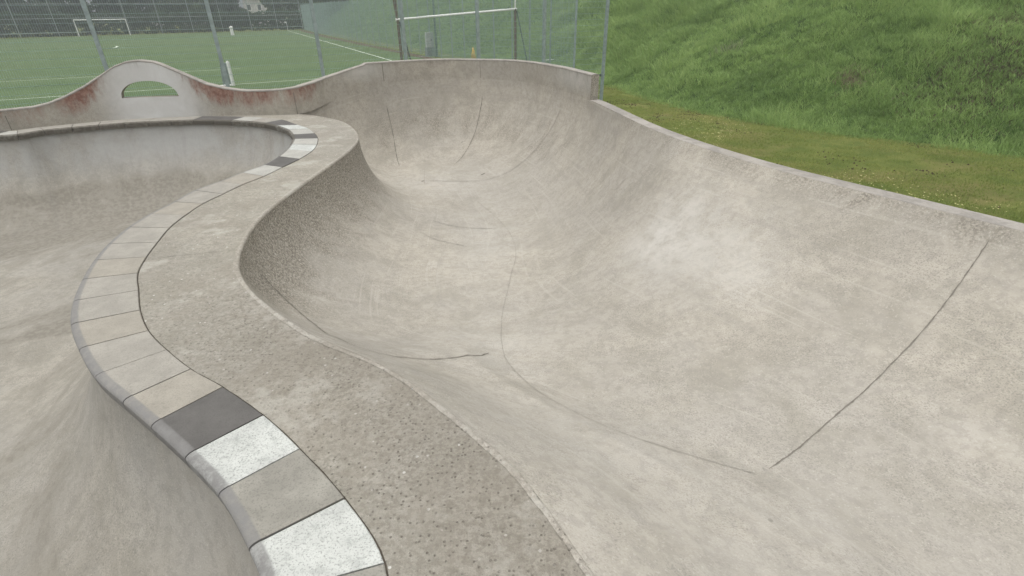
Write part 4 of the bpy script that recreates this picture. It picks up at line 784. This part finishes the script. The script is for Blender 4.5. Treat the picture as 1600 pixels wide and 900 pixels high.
def house(x,y,rz,w,d,h,roofh,wallc,roofc,label,floors,nwin):
    root=tag(empty('house',(x,y,GZ)),label,'house','houses behind the trees'); root.rotation_euler.z=rz
    wm=plain('house_render',wallc,.9,.1,scale=1.5); rm=plain('roof_tiles',roofc,.9,.1,scale=2)
    mb=MB(); mb.box((0,0,h/2),(w,d,h)); mb.build('wall',wm,root)
    V=[(-w/2-.4,-d/2-.4,h-.05),(w/2+.4,-d/2-.4,h-.05),(w/2+.4,d/2+.4,h-.05),(-w/2-.4,d/2+.4,h-.05),(-w/2-.4,0,h+roofh),(w/2+.4,0,h+roofh)]
    rf=mesh_obj('roof',V,[(0,1,5,4),(2,3,4,5),(1,2,5),(3,0,4),(3,2,1,0)],rm,root); mb=MB(); mb.box((w*.2,.6,h+roofh),(.6,.6,1.6)); mb.build('chimney',M_bark,rf)
    for f in range(floors):
        for k in range(nwin):
            cx_=(k+.5)/nwin*w-w/2; z=1.5+f*2.8
            mb=MB()
            for dx,dz,a,b_ in ((-.5,0,.1,1.5),(.5,0,.1,1.5),(0,.7,1.1,.1),(0,-.7,1.1,.1)): mb.box((cx_+dx,-d/2-.03,z+dz),(a,.08,b_))
            wn=mb.build('window',M_whitep,root); mb=MB(); mb.box((cx_,-d/2-.012,z),(.9,.03,1.3)); mb.build('pane',M_darkst,wn)
for args in HOUSES: house(*args)

# ================================================================= LIGHT, SKY, CAMERA
w=bpy.data.worlds.new('World'); sc.world=w; w.use_nodes=True; nt=w.node_tree; bg=nt.nodes['Background']
sky=nt.nodes.new('ShaderNodeTexSky'); sky.sky_type='NISHITA'; sky.sun_disc=False
SE,SA=R(78),R(SUN_AZ); sky.sun_elevation=SE; sky.sun_rotation=SA; sky.air_density=2.2; sky.dust_density=6.0; sky.ozone_density=1.0
hs=nt.nodes.new('ShaderNodeHueSaturation'); hs.inputs['Saturation'].default_value=.04; nt.links.new(sky.outputs[0],hs.inputs['Color']); nt.links.new(hs.outputs[0],bg.inputs['Color']); bg.inputs['Strength'].default_value=.14
sd=bpy.data.lights.new('sun','SUN'); sd.energy=.7; sd.angle=R(60); sd.color=(1,.985,.955); so=link(bpy.data.objects.new('sun',sd))
dirv=Vector((math.sin(SA)*math.cos(SE),math.cos(SA)*math.cos(SE),math.sin(SE))); so.rotation_euler=dirv.to_track_quat('Z','Y').to_euler(); so.location=(0,0,30)
P_=R(28.6);Ro=R(.65); fwd=Vector((0,math.cos(P_),-math.sin(P_))); up0=Vector((0,math.sin(P_),math.cos(P_))); r0=Vector((1,0,0))
right=r0*math.cos(Ro)-up0*math.sin(Ro); up=up0*math.cos(Ro)+r0*math.sin(Ro)
cd=bpy.data.cameras.new('camera'); cam=link(bpy.data.objects.new('camera',cd)); cd.sensor_width=36; cd.lens=36*803/1600; cd.clip_end=1500; cd.clip_start=.05
cam.matrix_world=Matrix(((right.x,up.x,-fwd.x,0),(right.y,up.y,-fwd.y,0),(right.z,up.z,-fwd.z,1.9),(0,0,0,1)))
sc.camera=cam
vs_=sc.view_settings; vs_.view_transform='Standard'; vs_.look='None'; vs_.exposure=EXPO; vs_.gamma=1
sc.cycles.max_bounces=5; sc.cycles.diffuse_bounces=3
